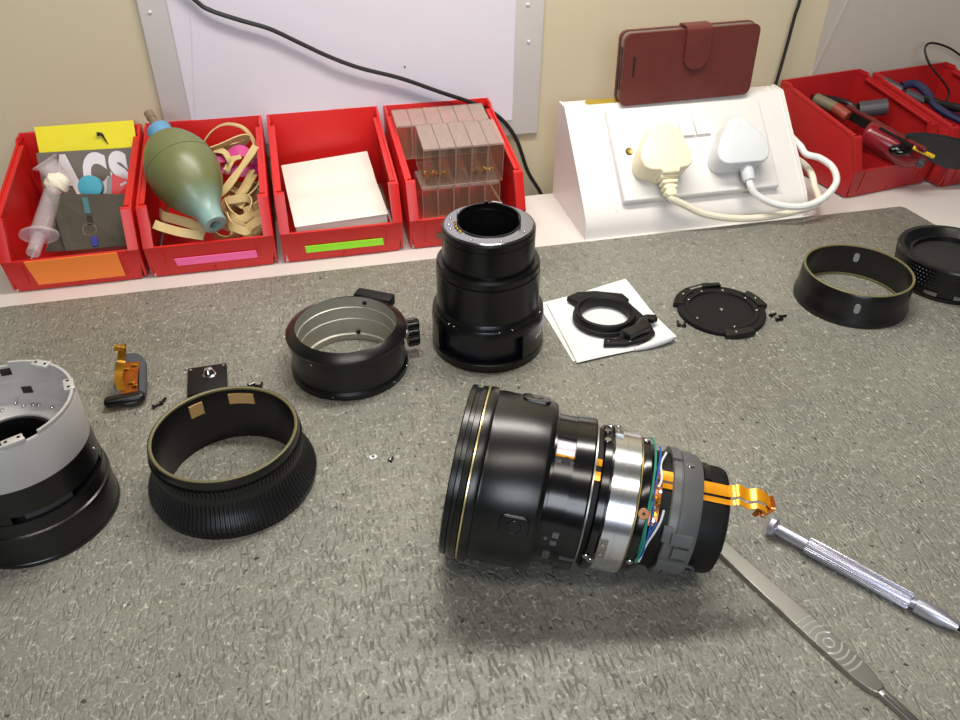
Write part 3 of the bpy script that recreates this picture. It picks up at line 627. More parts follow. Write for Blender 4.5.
# plugs
pg = thing('plug', 'cream mains plug with ribbed cable grip in the left outlet', 'plug', group='mains plugs in the double socket')
outer = [(25.0, 53.9), (30, 55.6), (38, 56), (45, 55.2), (51.0, 50.7), (54.5, 40), (56, 27), (55.6, 19.4), (52, 16.2), (44.4, 15.6), (42.6, 12), (28.5, 12.4), (26.6, 15.6), (18.5, 16.4), (13.0, 20), (11.3, 27.9), (13.5, 36)]
m = MB(); m.prism(outer, 3, 25, 1.6, M=PF, seg=3); m.build('plug_body', 'cream_plastic', pg, ang=45)
m = MB(); m.prism([(36+21.5*cos(radians(a)), 31+18*sin(radians(a))) for a in range(0, 360, 15)], 0.2, 6, 1.5, M=PF); m.build('base_flange', 'cream_plastic', pg, ang=45)
for k in range(4):
    w = 7.8 - k*0.9; m = MB(); m.box((35.5, 11.5 - k*4.3, 15 - k*0.8), (2*w, 3.0, 11 - k), 1.0, M=PF); m.build('grip_rib', 'cream_plastic', pg)
m = MB(); m.box((35.5, 4, 14), (9, 18, 7), 1.5, M=PF); m.build('cable_grip', 'cream_plastic', pg)
pw = lambda x, y, z: tuple(PF @ Vector((x, y, z)))
m = MB(); m.tube([pw(35.5, 0, 13), pw(35.5, -6, 13), (313.4,577,25.3), (332.3,574.5,16), (364.6,574,8.4), (398.6,575.5,6.3), (424.9,575,9.5), (450, 586, 9), (456, 606, 16), (458, 620, 24), (455, 640, 28), (455, 665, 24), (455, 688, 5), (455, 702, -30)], 3.1, 10, 5)
m.build('cable', 'cable_cream', pg)
pk = thing('plug', 'white rounded triangular mains plug in the right outlet', 'plug', group='mains plugs in the double socket')
tri = [(98.0, 54.7), (103, 58.2), (107.4, 59.2), (112, 58), (117, 54.0), (128.4, 38.5), (130.6, 32), (130.1, 24.7), (127.5, 18.5), (121.8, 15.6), (92, 15.8), (86, 17.2), (82.6, 21.5), (82.1, 28), (85.5, 35.5)]
m = MB(); m.prism(tri, 1.5, 22, 1.6, M=PF, seg=3); m.build('plug_body', 'cool_white', pk, ang=45)
m = MB(); m.disc(1.0, 21.8, 22.3, 10, PF @ T(107, 50, 0)); m.build('moulding_dot', 'cool_white', pk)
m = MB(); m.lathe([(0.01, 0), (5.6, 0), (5.6, 12), (4.8, 14.5), (3.2, 15), (0.01, 15)], 20, M=PF @ T(110.5, 17.5, 12) @ RX(90), closed=False); m.build('cable_collar', 'cool_white', pk)
m = MB(); m.tube([pw(110.5, 4, 12), pw(110.5, -2, 12), (380.1,577,27.6), (395.6,571,20.3), (417.3,566,17.9), (439.5,569,21.3), (459.4,582,28.6), (467.6,602,33.5), (458.9,612,39.7), (447.8,618,42.2), (444.5, 628, 48), (446, 660, 46), (446, 690, 10), (446, 700, -40)], 3.0, 10, 6)
m.build('cable', 'cable_white', pk)

# phone in its wallet case
ph = thing('phone', 'phone in a burgundy leather wallet case standing on the socket box', 'phone', loc=(340.5, 658, 86.1), )
ph.rotation_euler = (0, radians(-1.0), 0)
XZ = Matrix(((1, 0, 0, 0), (0, 0, 1, 0), (0, 1, 0, 0), (0, 0, 0, 1)))       # outline in (x, z), pushed along y
def rrect(w, h, r, k=6, x0=0.0, z0=0.0):
    out = []
    for cx, cz, a0 in ((w/2-r, h-r, 0), (-w/2+r, h-r, 90), (-w/2+r, r, 180), (w/2-r, r, 270)):
        for i in range(k+1): a = radians(a0 + 90*i/k); out.append((x0+cx+r*cos(a), z0+cz+r*sin(a)))
    return out
m = MB(); m.prism(rrect(124, 61, 6.5), 0, 3.2, M=XZ); b_ = m.build('front_cover', 'burgundy_leather', ph); 
m = MB(); m.prism(rrect(123, 60, 6.5, z0=0.4), 3.3, 10.0, M=XZ); m.build('handset', 'phone_grey', ph)
m = MB(); m.prism(rrect(125, 61, 6.5), 10.1, 13.5, M=XZ); m.build('back_cover', 'burgundy_leather', ph)
m = MB(); m.box((-61.6, 6.6, 31), (0.8, 4.5, 36), 0.2); m.build('screen_edge', 'glass_dark', ph)
m = MB(); m.box((0, 6.5, 0.6), (110, 12, 1.0), 0.3); m.build('spine', 'burgundy_leather', ph)
m = MB(); m.ribbon([(4, -1.0, 34), (4, -1.7, 41), (4, -1.6, 55), (4, -0.8, 61.2), (4, 3, 62.8), (4, 10, 62.6), (4, 14.3, 60.6), (4, 14.4, 49)], (1, 0, 0), 1.8, 23, 5)
m.lathe([(0.01, -0.9), (11.5, -0.9), (11.5, 0.9), (0.01, 0.9)], 24, M=T(4, -1.5, 39) @ RX(90), closed=False)
m.build('clasp_tab', 'burgundy_leather', ph)
m = MB(); m.prism(rrect(1.8, 17, 0.85, 4, x0=-52, z0=25), -0.25, 0.4, M=XZ); m.build('earpiece_slot', 'black_deep', ph)

# ------------------------------------------------------------------ tall black lens barrel
tl = thing('lens_barrel', 'tall black lens barrel standing upright with a shiny metal mount on top', 'lens barrel', (111.7, 455.5, 0), -103.8)
# local x points to the camera; angles run anticlockwise
m = MB(); m.band(35.2, 38.7, 0, 6.2, c=0.5); m.band(35.2, 38.4, 6.2, 25.2, 38, 301); m.lathe([(33.5, 25.2), (38.3, 25.2), (37.9, 30.2), (37.2, 31.4), (33.5, 31.4)], 90)
lb = m.build('lower_collar', 'black_satin', tl)
m = MB(); m.band(31, 33.4, 0.4, 31); m.build('inner_sleeve', 'blue_black', tl)
m = MB(); m.lathe([(31, 31.4), (36.2, 31.4), (36.0, 33.2), (34.9, 34.6), (34.5, 36), (34.5, 60.4), (33.6, 60.8), (33.6, 62.2), (34.5, 62.6), (34.4, 65.4), (33.2, 67), (30.4, 67), (28, 60)], 96); m.build('middle_barrel', 'black_satin', tl)
m = MB(); m.lathe([(27, 64), (30.3, 66), (30.3, 85.2), (29.8, 85.5), (29.8, 86.2), (30.4, 86.5), (30.4, 89.8), (29.6, 91), (28.9, 91), (27, 88)], 96); m.build('upper_barrel', 'black_satin', tl)
m = MB(); m.lathe([(20.5, 89.5), (28.8, 89.5), (28.8, 91.2), (28.3, 91.7), (20.5, 91.7)], 96); mf = m.build('mount_flange', 'mount_metal', tl)
m = MB(); m.lathe([(18.6, 60), (20.6, 60), (20.6, 91.9), (20.2, 92.4), (19.6, 92.4), (19.2, 91.8)], 72); m.band(19.2, 20.7, 92.2, 96.2, 84, 262, c=0.3); m.build('bayonet_ring', 'black_satin', tl)
m = MB(); m.disc(19.2, 60, 62, 48); m.build('inner_baffle', 'black_matt', tl)
for a in (-128, -104, -84, -70, -25, 18, 62, 140): 
    m = MB(); m.disc(1.0, 91.5, 92.3, 12, RZ(a) @ T(25.5, 0, 0), 0.3); m.build('flange_screw', 'steel', tl)
for k in range(5):
    m = MB(); m.disc(0.75, 91.6, 92.9, 10, RZ(-54 - k*9) @ T(21.8, 0, 0), 0.3); m.build('contact_pin', 'brass', tl)
m = MB(); m.box((19.9, 0, 96.6), (2.2, 7, 1.2), 0.3, M=RZ(165)); m.build('locking_tab', 'steel', tl)
m = MB(); m.box((20.0, 0, 96.6), (2.6, 2.6, 1.8), 0.3, M=RZ(185)); m.build('latch_block', 'black_gloss', tl)
for a in (-44, -37, 12, 26, 72):
    m = MB(); m.disc(0.75, 0, 0.9, 10, RZ(a) @ T(36.7, 0, 31.0), 0.3); m.build('collar_screw', 'steel', tl)
for k, a in enumerate((64, 67, 71, 74)):
    m = MB(); m.box((38.15, 0, 17 + (k % 2)*0.6), (0.4, 0.9, 2.4), 0.1, M=RZ(a) @ RX(12)); m.build('engraved_mark', 'letter_white', lb)

# ------------------------------------------------------------------ tripod collar
tcx = thing('tripod_collar', 'black tripod collar ring with grey bare-metal inside and clamp knob', 'lens part', (14.4, 447.8, 0))
m = MB(); m.lathe([(37.3, 5.6), (37.3, 27), (36.6, 28), (34, 28), (34, 5.6)], 120)
m.lathe([(34, 0.2), (38.6, 0.2), (39, 0.8), (38.9, 4.0), (37.6, 5.6), (34, 5.6)], 120)
m.lathe([(34, 28), (36.8, 26.6), (39.2, 27.6), (39.4, 29.9), (38.9, 30.6), (33.2, 34.2), (32.9, 34.0), (34, 31)], 120); m.build('collar_body', 'black_satin', tcx)
m = MB(); m.lathe([(34.1, 0.4), (34.1, 33), (32.9, 33.7), (32.8, 26), (32.1, 25.5), (32.2, 17), (31.6, 16.5), (31.6, 5.2), (30.0, 4.6), (30.0, 0.4)], 120); m.build('metal_lining', 'alu_inner', tcx)
for a, z, r in ((62, 29.5, 33.2), (73, 6.0, 31.2)):
    m = MB(); m.disc(1.5, 0, 1.6, 12, RZ(a) @ T(r, 0, z) @ RY(-70), 0.3); m.build('inner_screw', 'black_gloss', tcx)
for a in (-130, -112, -48, -20):
    m = MB(); m.disc(0.7, 0, 0.6, 10, RZ(a) @ T(38.7, 0, 3.0 if a != -130 else 26) @ RY(90)); m.build('index_dot', 'steel', tcx)
m = MB(); m.box((43, 0, 27.5), (10, 28, 8), 1.5, M=RZ(58)); m.build('foot_block', 'black_matt', tcx)
kn = MB(); KM = RZ(6) @ T(38.5, 0, 17)
kn.lathe([(3.5, 0), (3.5, 3), (0.01, 3), (0.01, 0)], 16, M=KM @ RY(90), closed=False); kn.build('knob_stem', 'steel_soft', tcx)
for dz, r in ((6.5, 4.2), (0.5, 4.6), (-5.5, 4.8)):
    m = MB(); m.lathe([(0.01, 0), (r, 0), (r, 7), (r-0.8, 8), (0.01, 8)], 24, M=KM @ T(2, 0, dz) @ RY(90), closed=False, rf=lambda a, rr, z: rr*(1+0.04*cos(12*a))); m.build('knob_lobe', 'black_gloss', tcx)

# ------------------------------------------------------------------ ribbed focus ring with its foam pads
fr = thing('focus_ring', 'wide black focus ring with ribbed rubber grip and two tan pads inside', 'lens part', (-60.3, 354, 0))
m = MB(); m.lathe([(36.4, 0), (45.0, 0), (45.3, 3.4), (43, 3.6), (41.5, 9), (38.6, 18), (39.0, 26), (39.9, 31), (40.3, 34.4), (39.9, 36), (38.0, 36), (37.6, 34), (37.4, 20), (36.6, 8)], 144); m.build('ring_body', 'black_satin', fr)
m = MB(); m.lathe([(37.8, 35.0), (39.2, 35.9), (39.3, 36.3), (38.6, 36.7), (37.7, 36.2)], 120); m.build('bare_edge', 'olive_edge', fr)
m = MB(); n_ = 110
pr = sm([(45.2, 3.4), (45.8, 5.2), (45.2, 8.0), (43.2, 11.5), (41.3, 15), (40.4, 19), (40.3, 24), (40.7, 30.0)])
m.lathe(pr + [(39.2, 29.6), (38.8, 19), (41, 10), (43, 4)], n_*6, rf=lambda a, r, z: r + (0.42*max(-1, min(1, 2.2*cos(n_*a))) if r > 40.3 else 0)); m.build('rubber_grip', 'black_rubber', fr, ang=50)
for a0, a1, z0, z1 in ((112, 124.5, 23.5, 31.8), (66, 89, 25.5, 32.5)):
    m = MB(); m.band(36.6, 37.6, z0, z1, a0, a1, 8); m.build('foam_pad', 'foam_tan', fr)

# ------------------------------------------------------------------ small black plate with ball-head screw
bp_ = thing('slide_plate', 'small square black plate with a domed steel screw, behind the focus ring', 'plate', (-79, 450, 0), 2)
m = MB(); m.box((0, 0, 1.6), (25, 29, 3.0), 0.5); m.build('plate', 'black_matt', bp_)
m = MB(); m.lathe([(0.01, 8.4), (2.4, 7.8), (3.6, 5.6), (3.4, 4.0), (4.4, 3.4), (4.4, 3.0), (0.01, 3.0)], 24, M=T(1.5, 4, 0), closed=False); m.build('domed_screw', 'steel', bp_)
for x, y in ((-10.5, 12), (10.5, 12)):
    m = MB(); m.disc(0.9, 2.9, 3.3, 10, T(x, y, 0)); m.build('corner_rivet', 'steel', bp_)

# ------------------------------------------------------------------ flex connector piece
fx = thing('flex_connector', 'dark plastic window piece with folded copper-orange flex standing on it', 'flex cable', (-127, 455, 0))
m = MB(); BM_ = RX(24)
ring = rrect(19, 38, 9, 8, 3, -19); inn = rrect(11.5, 25, 4, 8, 3, -13)
FM2 = T(-1, -4, 8) @ RX(22)
b = bmesh.new(); nR = len(ring)
vs = [b.verts.new((*p, z)) for z in (0, 4) for p in ring] + [b.verts.new((*p, z)) for z in (0, 4) for p in inn]
for i in range(nR):
    j = (i+1) % nR; A_, B_, C_, D_ = 0, nR, 2*nR, 3*nR
    for q in ((A_+i, A_+j, B_+j, B_+i), (C_+j, C_+i, D_+i, D_+j), (B_+i, B_+j, D_+j, D_+i), (A_+j, A_+i, C_+i, C_+j)): b.faces.new([vs[k] for k in q])
m.bm(b, FM2); m.build('bezel', 'grey_dark', fx)
m = MB(); m.box((2.5, -1, 0.6), (13, 27, 1.0), 0.2, M=FM2); m.build('backing', 'black_deep', fx)
m = MB(); m.box((-2.5, -18.5, 5.2), (25, 8, 6.5), 3.0, M=RZ(4), seg=4); m.build('base_bar', 'black_satin', fx)
m = MB(); m.ribbon([(1, -15, 6), (1, -8, 10), (2, 0, 14.6), (2.5, 5, 16.5)], (1, 0.1, 0), 0.5, 11, 5); m.build('flex_plate', 'flex_brown', fx)
m = MB(); m.ribbon([(-3, -13, 8), (-4, -8, 14), (-2.5, -3, 19), (-1, 0, 23), (0.5, 0.5, 28), (1.5, 0, 32)], (1, 0.15, 0), 0.4, 5.0, 5); m.ribbon([(1.5, 0, 32), (1.5, -1.0, 34.5), (0.8, -2.5, 34), (0, -3.0, 31.5)], (1, 0.25, 0), 0.4, 6, 5); m.build('flex_strip', 'flex_amber', fx)
for x, y, z in ((3, -9, 10.6), (5, -11, 9.6), (0, 0, 15.4), (5, 2, 16.2)):
    m = MB(); m.box((x, y, z), (3.5, 2.2, 0.8), 0.3, M=None); m.build('solder_pad', 'brass', fx)

# ------------------------------------------------------------------ silver barrel at the left edge
sv = thing('lens_barrel', 'black lens barrel with bare silver upper shell, cut by the left picture edge', 'lens barrel', (-162.5, 352, 0))
m = MB(); m.lathe([(34.6, 49.1), (36.9, 49.1), (37.0, 49.8), (36.6, 73.2), (36.2, 74), (34.9, 74), (34.9, 49.3)], 120); 
for a0, a1 in ((-174, -150), (-140, -56), (-46, 8), (20, 58), (70, 92), (100, 176)): m.band(34.9, 36.3, 74, 76, a0, a1)
m.build('silver_shell', 'aluminium', sv)
m = MB(); m.lathe([(20.6, 49.8), (34.9, 49.8), (34.9, 52), (21.4, 52), (20.8, 51.4)], 96); m.build('silver_floor', 'aluminium', sv)
m = MB(); m.band(33.5, 34.9, 52, 64, 10, 190); m.build('inner_step', 'aluminium', sv)
m = MB(); m.lathe([(19.2, 20), (20.9, 20), (20.9, 50.5), (19.2, 50.5)], 72); m.build('inner_tube', 'black_matt', sv)
m = MB(); m.disc(20, 18, 20, 48); m.build('inner_baffle', 'black_deep', sv)
m = MB(); m.box((0, 4, 44), (38, 4, 3), 0.8, M=RZ(22)); m.build('inner_bar', 'alu_inner', sv)
for a, r, z in ((96, 34.7, 70.5), (84, 33.3, 58.5)):
    m = MB(); m.box((0, 0, 0), (0.6, 5.2, 4.2), 0.1, M=RZ(a) @ T(r, 0, z)); m.build('square_hole', 'black_ink', sv)  # black patches painted for the dark inside two square holes
for a in (-64, 14, 62):
    tb = MB(); tb.box((34.2, 0, 75.3), (5.0, 9.5, 2.4), 0.4, M=RZ(a)); q_ = tb.build('rim_tab', 'aluminium', sv)
    for s_ in (-2.8, 2.8):
        m = MB(); m.disc(0.8, 76.3, 76.7, 10, RZ(a) @ T(34.0, s_, 0)); m.build('tab_hole', 'glass_dark', q_)  # dark discs painted for the shade in the tab's two holes
for a in (97, 88, 72, 78, 55, 110, 40):
    m = MB(); m.disc(1.1, 51.8, 53.2, 10, RZ(a) @ T(27.5 if a != 97 else 31, 0, 0), 0.3); m.build('floor_screw', 'steel', sv)
m = MB()
m.lathe([(33.6, 33.6), (37.3, 33.6), (36.7, 49.0), (33.6, 49.0)], 120)
m.band(34.4, 37.4, 29, 33.6, 3, 273)
m.lathe([(33.4, 21.4), (38.2, 21.4), (37.8, 29), (33.4, 29)], 120)
m.lathe([(33.4, 18.4), (38.6, 18.4), (39.4, 19.0), (39.1, 20.8), (38.2, 21.4), (33.4, 21.4)], 120)
m.lathe([(33.4, 0.2), (39.6, 0.2), (40, 1.0), (39.9, 2.6), (39.6, 3.0), (38.8, 18.4), (33.4, 18.4)], 120)
m.build('black_barrel', 'black_satin', sv)
m = MB(); m.band(32.6, 33.3, 1, 49); m.build('inner_cam', 'blue_black', sv)
m = MB(); m.band(33.4, 35.6, 29.2, 33.4, -78, -40); m.build('cam_slot_lining', 'dull_grey', sv)
m = MB(); m.disc(0.8, 0, 0.7, 10, RZ(-2) @ T(36.6, 0, 40) @ RY(90)); m.build('set_screw', 'steel', sv)

# ------------------------------------------------------------------ tissue with the filter holder
ts = thing('lens_tissue', 'folded square of white lens tissue under the black filter holder', 'tissue')
f1 = bil((164.1, 414.1, 1.4), (240.2, 423.2, 1.4), (236.5, 510.5, 1.4), (165.5, 490.5, 1.4))
def zt(u, v):
    curl = max(0, (u+(1-v)-1.62))/0.38
    return 0.35*sin(6*u+3*v) + 0.3*sin(9*v) + 4.0*curl**1.5
sheet_solid('upper_sheet', f1, 26, 26, zt, 0.35, 'tissue_white', ts)
f2 = bil((162.3, 417.1, 0.55), (238.2, 424.2, 0.55), (234.5, 507.5, 0.55), (159.5, 492.5, 0.55))
sheet_solid('lower_sheet', f2, 10, 10, lambda u, v: 0, 0.35, 'tissue_white', ts)
m = MB(); m.tube([(208, 419.6, 1.6), (218, 420.8, 2.4), (228, 422.4, 3.4), (236, 424.2, 3.6), (239.5, 426.5, 2.6)], lambda t: 0.4 + 2.4*sin(pi*min(1, 0.12+t*0.8)), 12, 5); m.build('rolled_corner', 'tissue_white', ts)
fh = thing('filter_holder', 'black drop-in filter holder ring with side wings on the white tissue', 'filter holder', (197, 454.5, 2.3))
m = MB(); m.lathe([(17.8, 0.5), (22.6, 0.5), (23, 1), (23, 4.0), (22.2, 4.4), (22.2, 7.2), (21.4, 8.6), (19.4, 9.0), (17.8, 7.4), (17.2, 3.4)], 96, M=T(2.4, 3.2, 0)); m.build('holder_ring', 'black_matt', fh)
def w2(pts): return [(x-197, y-454.5) for x, y in pts]
m = MB(); m.prism(w2([(180.5, 487.5), (190, 492), (203, 491), (222.5, 482.5), (224.5, 474), (216, 472), (209, 477.5), (196, 479), (188, 474), (186, 478)]), 0.6, 5.0, 0.8); m.build('rear_wing', 'black_matt', fh)
m = MB(); m.prism(w2([(223, 474), (226, 462), (229, 446), (227.5, 431), (218, 424.5), (202, 422.8), (187, 425.5), (189.5, 431.5), (198, 430), (208, 431), (216, 437), (221, 447), (221.5, 460), (219, 470)]), 0.4, 3.2, 0.6); m.build('front_wing', 'black_matt', fh)
m = MB(); m.prism(w2([(226.5, 445), (223, 431), (206, 424.5), (201.5, 432.5), (213, 436), (219.5, 443)]), 3.2, 8.6, 1.0); m.build('grip_block', 'black_satin', fh)
m = MB(); m.prism(w2([(225.5, 449), (229, 449.5), (234.5, 447.5), (234, 443), (230, 441.5), (227, 444)]), 3.2, 6.5, 0.6); m.build('latch_tab', 'black_matt', fh)
for x, y in ((191, 427.5), (206, 424.5)):
    m = MB(); m.disc(0.9, 3.2, 4.0, 10, T(x-197, y-454.5, 0), 0.2); m.build('wing_screw', 'steel', fh)

# ------------------------------------------------------------------ black end disc
ed = thing('end_plate', 'flat round black end plate with lugs, lying between tissue and screws', 'lens part', (289, 451.5, 0))
m = MB(); m.lathe([(0.01, 2.6), (22.5, 2.6), (23, 2.6), (23.4, 3.8), (26.5, 4.0), (27, 3.4), (31.6, 3.4), (32.0, 2.8), (32, 0.3), (0.01, 0.3)], 96, closed=False); m.build('disc_body', 'black_matt', ed)
for a0, a1 in ((112, 156), (-6, 30), (-112, -74)):
    m = MB(); m.band(28, 35.2, 0.5, 4.4, a0, a1, 12, c=0.6); m.build('edge_lug', 'black_satin', ed)
for a, r in ((128, 31.5), (140, 25), (100, 25.2), (62, 25.2), (12, 31.5), (20, 25), (-20, 25.2), (-98, 31.5), (-96, 25.2), (0, 0), (200, 25.2)):
    m = MB(); m.disc(1.0 if r else 1.4, 2.6 if not r else 3.6, 3.2 if not r else 4.7, 10, RZ(a) @ T(r, 0, 0), 0.25); m.build('plate_screw', 'steel', ed)
m = MB(); m.cyl((-13, 31, 4.6), (4.5, 34, 5.2), 0.7, 8); m.cyl((4, 33, 5), (5, 37, 6.5), 1.0, 8, 0.2); m.build('spring_pin', 'steel', ed)
m = MB(); m.box((3, 31, 4.4), (14, 4.5, 2.6), 0.5, M=RZ(-6)); m.build('pin_block', 'black_satin', ed)

# ------------------------------------------------------------------ thin flared ring and knurled dial on the right
rr_ = thing('spacer_ring', 'plain thin black flared ring with brassy rim and oval slots, at right', 'lens part', (392.7, 446.6, 0))
m = MB(); m.lathe([(38.8, 0.2), (40.6, 0.2), (41, 0.8), (40.8, 4.6), (40.0, 6.0), (39.4, 14), (38.9, 24.6), (37.7, 26.4), (37.4, 26.2), (37.8, 14), (38.3, 5)], 144); m.build('ring_wall', 'black_satin', rr_)
m = MB(); m.lathe([(37.0, 25.8), (38.7, 25.8), (38.8, 26.3), (38.2, 26.8), (37.2, 26.6)], 120); m.build('brassy_rim', 'olive_edge', rr_)
m = MB(); m.lathe([(37.6, 0.3), (38.6, 0.3), (38.6, 1.6), (37.6, 1.6)], 120); m.build('lower_edge', 'olive_edge', rr_)
for a, r, z, tl_ in ((-121, 39.45, 15.5, 1), (55, 37.7, 16.5, -1)):
    m = MB(); m.prism(rrect(4.0, 7.4, 1.9, 5, 0, -3.7), -0.5, 0.5, M=RZ(a) @ T(r, 0, z) @ RZ(90) @ RX(90) @ RZ(0)); m.build('oval_slot', 'felt_grey', rr_)
dl = thing('knurled_dial', 'black knurled dial ring with dark disc inside, at the right edge', 'lens part', (481.5, 454.5, 0))
m = MB(); m.lathe([(29, 8), (36.4, 8), (38.6, 9), (40.4, 24), (41.0, 26.6), (40.2, 28), (36.6, 28), (34, 25.5), (31, 23), (29, 23)], 140); m.build('dial_ring', 'black_satin', dl)
m = MB(); m.lathe([(30, 0.3), (36.8, 0.3), (37, 1), (37, 3.0), (36.0, 3.6), (36.2, 8), (30, 8)], 120); m.build('dial_base', 'black_gloss', dl)
m = MB(); m.disc(30.5, 17.6, 19.4, 72, c=0.5); m.build('dial_disc', 'grey_black', dl)
m = MB(); m.lathe([(30.5, 19), (31.2, 19), (31.2, 21), (30.5, 21)], 96); m.build('disc_edge', 'dull_grey', dl)
m = MB(); k_ = 0
for row, z in enumerate((11.5, 14.5, 17.5, 20.5, 23.5)):
    for i in range(90):
        a = 360*(i + 0.5*(row % 2))/90
        if not (110 < a < 300): continue
        q = RZ(a) @ T(38.3 + (z-9)*0.135, 0, z)
        m.add([(0, -0.95, 0), (0, 0, -1.1), (0, 0.95, 0), (0, 0, 1.1), (0.75, 0, 0)], [(0, 1, 4), (1, 2, 4), (2, 3, 4), (3, 0, 4)], q)
kn_ = m.build('knurling', 'black_satin', dl, smooth=False); kn_['kind'] = 'stuff'
for a0, a1 in ((208, 222), (240, 262)):
    m = MB(); m.band(36.1, 37.6, 4.2, 7.2, a0, a1, 6); m.build('base_index', 'steel_soft', dl)

# ------------------------------------------------------------------ the dismantled lens lying in front
psi, el = radians(-22.3), radians(-7.0)
d_ = Vector((cos(psi)*cos(el), sin(psi)*cos(el), sin(el))); e1 = Vector((sin(psi), -cos(psi), 0)); up_ = e1.cross(d_)
LM_ = frame(Vector((64.0, 284.4, 45.2)), up_, e1, d_)       # x up, y to the camera, z along the axis to the rear
ML = thing('lens_assembly', 'dismantled black lens with a silver ring and gold line, lying on its side', 'lens', M=LM_)
PH = lambda a: RZ(a)                                            # a: 0 on top, 90 facing the user
m = MB(); m.lathe([(34, -9.4), (41.6, -9.4), (42.4, -8.8), (42.5, -6.6), (41.4, -6.2), (41.4, -4.4), (42.6, -4.0), (42.9, -1.4), (34, -1.4)], 144); m.build('front_flange', 'black_satin', ML)
m = MB(); m.band(41.2, 42.3, -6.3, -4.3, 14, 40); m.build('flange_ledge', 'black_satin', ML)
m = MB(); m.disc(34.5, -8.0, -6.0, 72); m.build('front_element', 'glass_dark', ML)
m = MB(); m.lathe([(40, -0.9), (43.2, -0.9), (43.5, -0.7), (43.5, -0.1), (43.2, 0.1), (40, 0.1)], 144); m.build('gold_band', 'gold_line', ML)
m = MB(); m.lathe([(38, 0.2), (43.3, 0.2), (43.4, 3.2), (42.9, 4.2), (42.1, 4.6), (42.1, 5.6), (42.4, 6.6), (42.0, 31.5), (41.4, 33.4), (40.6, 34.2), (34, 34.2), (34, 0.2)], 144); m.build('front_barrel', 'black_satin', ML)
for a, w in ((-28, 13), (74, 11)):
    q = PH(a) @ T(42.0, 0, 23) @ RY(90)
    m = MB(); m.prism([(x, y) for x, y in rrect(14, w, 3, 5, 0, -w/2)], -1.6, 1.0, 0.8, M=q, seg=3); pd = m.build('focus_stop_pad', 'black_satin', ML, ang=50)
    m = MB(); m.disc(3.4, 0.9, 1.3, 20, q, 0.3); m.build('round_boss', 'black_satin', pd)
# second barrel, with a window through which the metal inside shows
m = MB(); m.lathe([(33, 34.2), (37.2, 34.2), (37.3, 35.6), (36.8, 35.8), (33, 35.8)], 120)
wz0, wz1, wa0, wa1 = 36.2, 44.6, 4, 27
m.band(34.2, 36.8, 35.8, wz1, wa1, 360+wa0); m.lathe([(33, wz1), (37.2, wz1), (37.7, 53.0), (37.2, 53.8), (33, 53.8)], 120); m.build('second_barrel', 'black_gloss', ML)
m = MB(); m.band(33.2, 34.9, 35.6, 45, 3, 15.5); m.build('window_lining', 'lavender_grey', ML)
m = MB(); m.band(33.2, 34.1, 35.6, 45, 15.5, 30); m.build('window_floor', 'grey_dark', ML)
m = MB(); m.band(34.1, 35.0, 35.9, 44.5, 14.5, 19); m.build('window_pale_strip', 'letter_white', ML)
m = MB(); m.band(34.1, 35.2, 35.9, 44.5, 19.0, 20.6); m.build('window_flex', 'flex_orange', ML)
m = MB(); m.disc(2.0, 0, 1.2, 14, PH(23.5) @ T(34.2, 0, 41) @ RY(90)); m.build('window_pin', 'black_deep', ML)
for a, z, da, dz in ((73, 42.6, 4.5, 3), (80, 42.2, 4, 3), (96, 40.5, 8, 3.2), (95, 50.2, 3, 7), (77, 38.4, 2.4, 1.6)):
    m = MB(); m.band(36.8, 37.9, z-dz/2, z+dz/2, a+6-da/2, a+6+da/2, 4); m.build('metal_tab', 'dull_steel', ML)
m = MB(); m.disc(1.2, 0, 0.5, 10, PH(55) @ T(37.3, 0, 48) @ RY(90)); m.build('side_screw', 'black_gloss', ML)
# thin steel rim, recess with flex, black ring with screws
m = MB(); m.lathe([(33, 53.9), (37.4, 53.9), (37.5, 54.6), (33, 54.6)], 120); m.build('thin_rim', 'steel_soft', ML)
m = MB(); m.lathe([(28, 54.6), (33.4, 54.6), (33.4, 58), (28, 58)], 120); m.build('recess_drum', 'black_matt', ML)
for a0, a1 in ((15, 21), (26, 33)):
    m = MB(); m.band(33.4, 33.9, 54.7, 58, a0, a1, 6); m.build('recess_flex', 'flex_orange', ML)
m = MB(); m.lathe([(28, 57.6), (34.4, 57.6), (35.4, 58.4), (35.6, 61.6), (34.6, 62.6), (28, 62.6)], 120); m.build('black_ring', 'black_gloss', ML)
for a, z, r in ((-16, 59, 35.6), (-3, 59, 35.6), (96, 58.5, 35.6), (100, 61, 35.6), (-30, 61, 35.4)):
    m = MB(); m.disc(1.7, 0, 1.3, 12, PH(a) @ T(r-0.4, 0, z) @ RY(90), 0.3); m.build('ring_screw', 'steel', ML)
# silver ring
m = MB(); m.lathe([(28, 62.7), (34.6, 62.7), (35.0, 63.1), (35.0, 75.3), (34.6, 75.8), (28, 75.8)], 144); sr = m.build('silver_ring', 'mirror_metal', ML)
m = MB(); m.lathe([(34.8, 68.7), (35.12, 68.8), (35.12, 69.0), (34.8, 69.1)], 144); m.build('parting_line', 'steel', sr)
for a in (-22, 84):
    m = MB(); m.band(34.9, 36.6, 62.4, 66.6, a-9, a+9, 8, c=0.2); cl2 = m.build('clamp_lug', 'steel_soft', ML)
    for s_ in (-4.5, 4.5):
        m = MB(); m.disc(1.0, 0, 1.0, 10, PH(a+s_) @ T(36.3, 0, 64.4) @ RY(90), 0.2); m.build('lug_screw', 'steel', cl2)
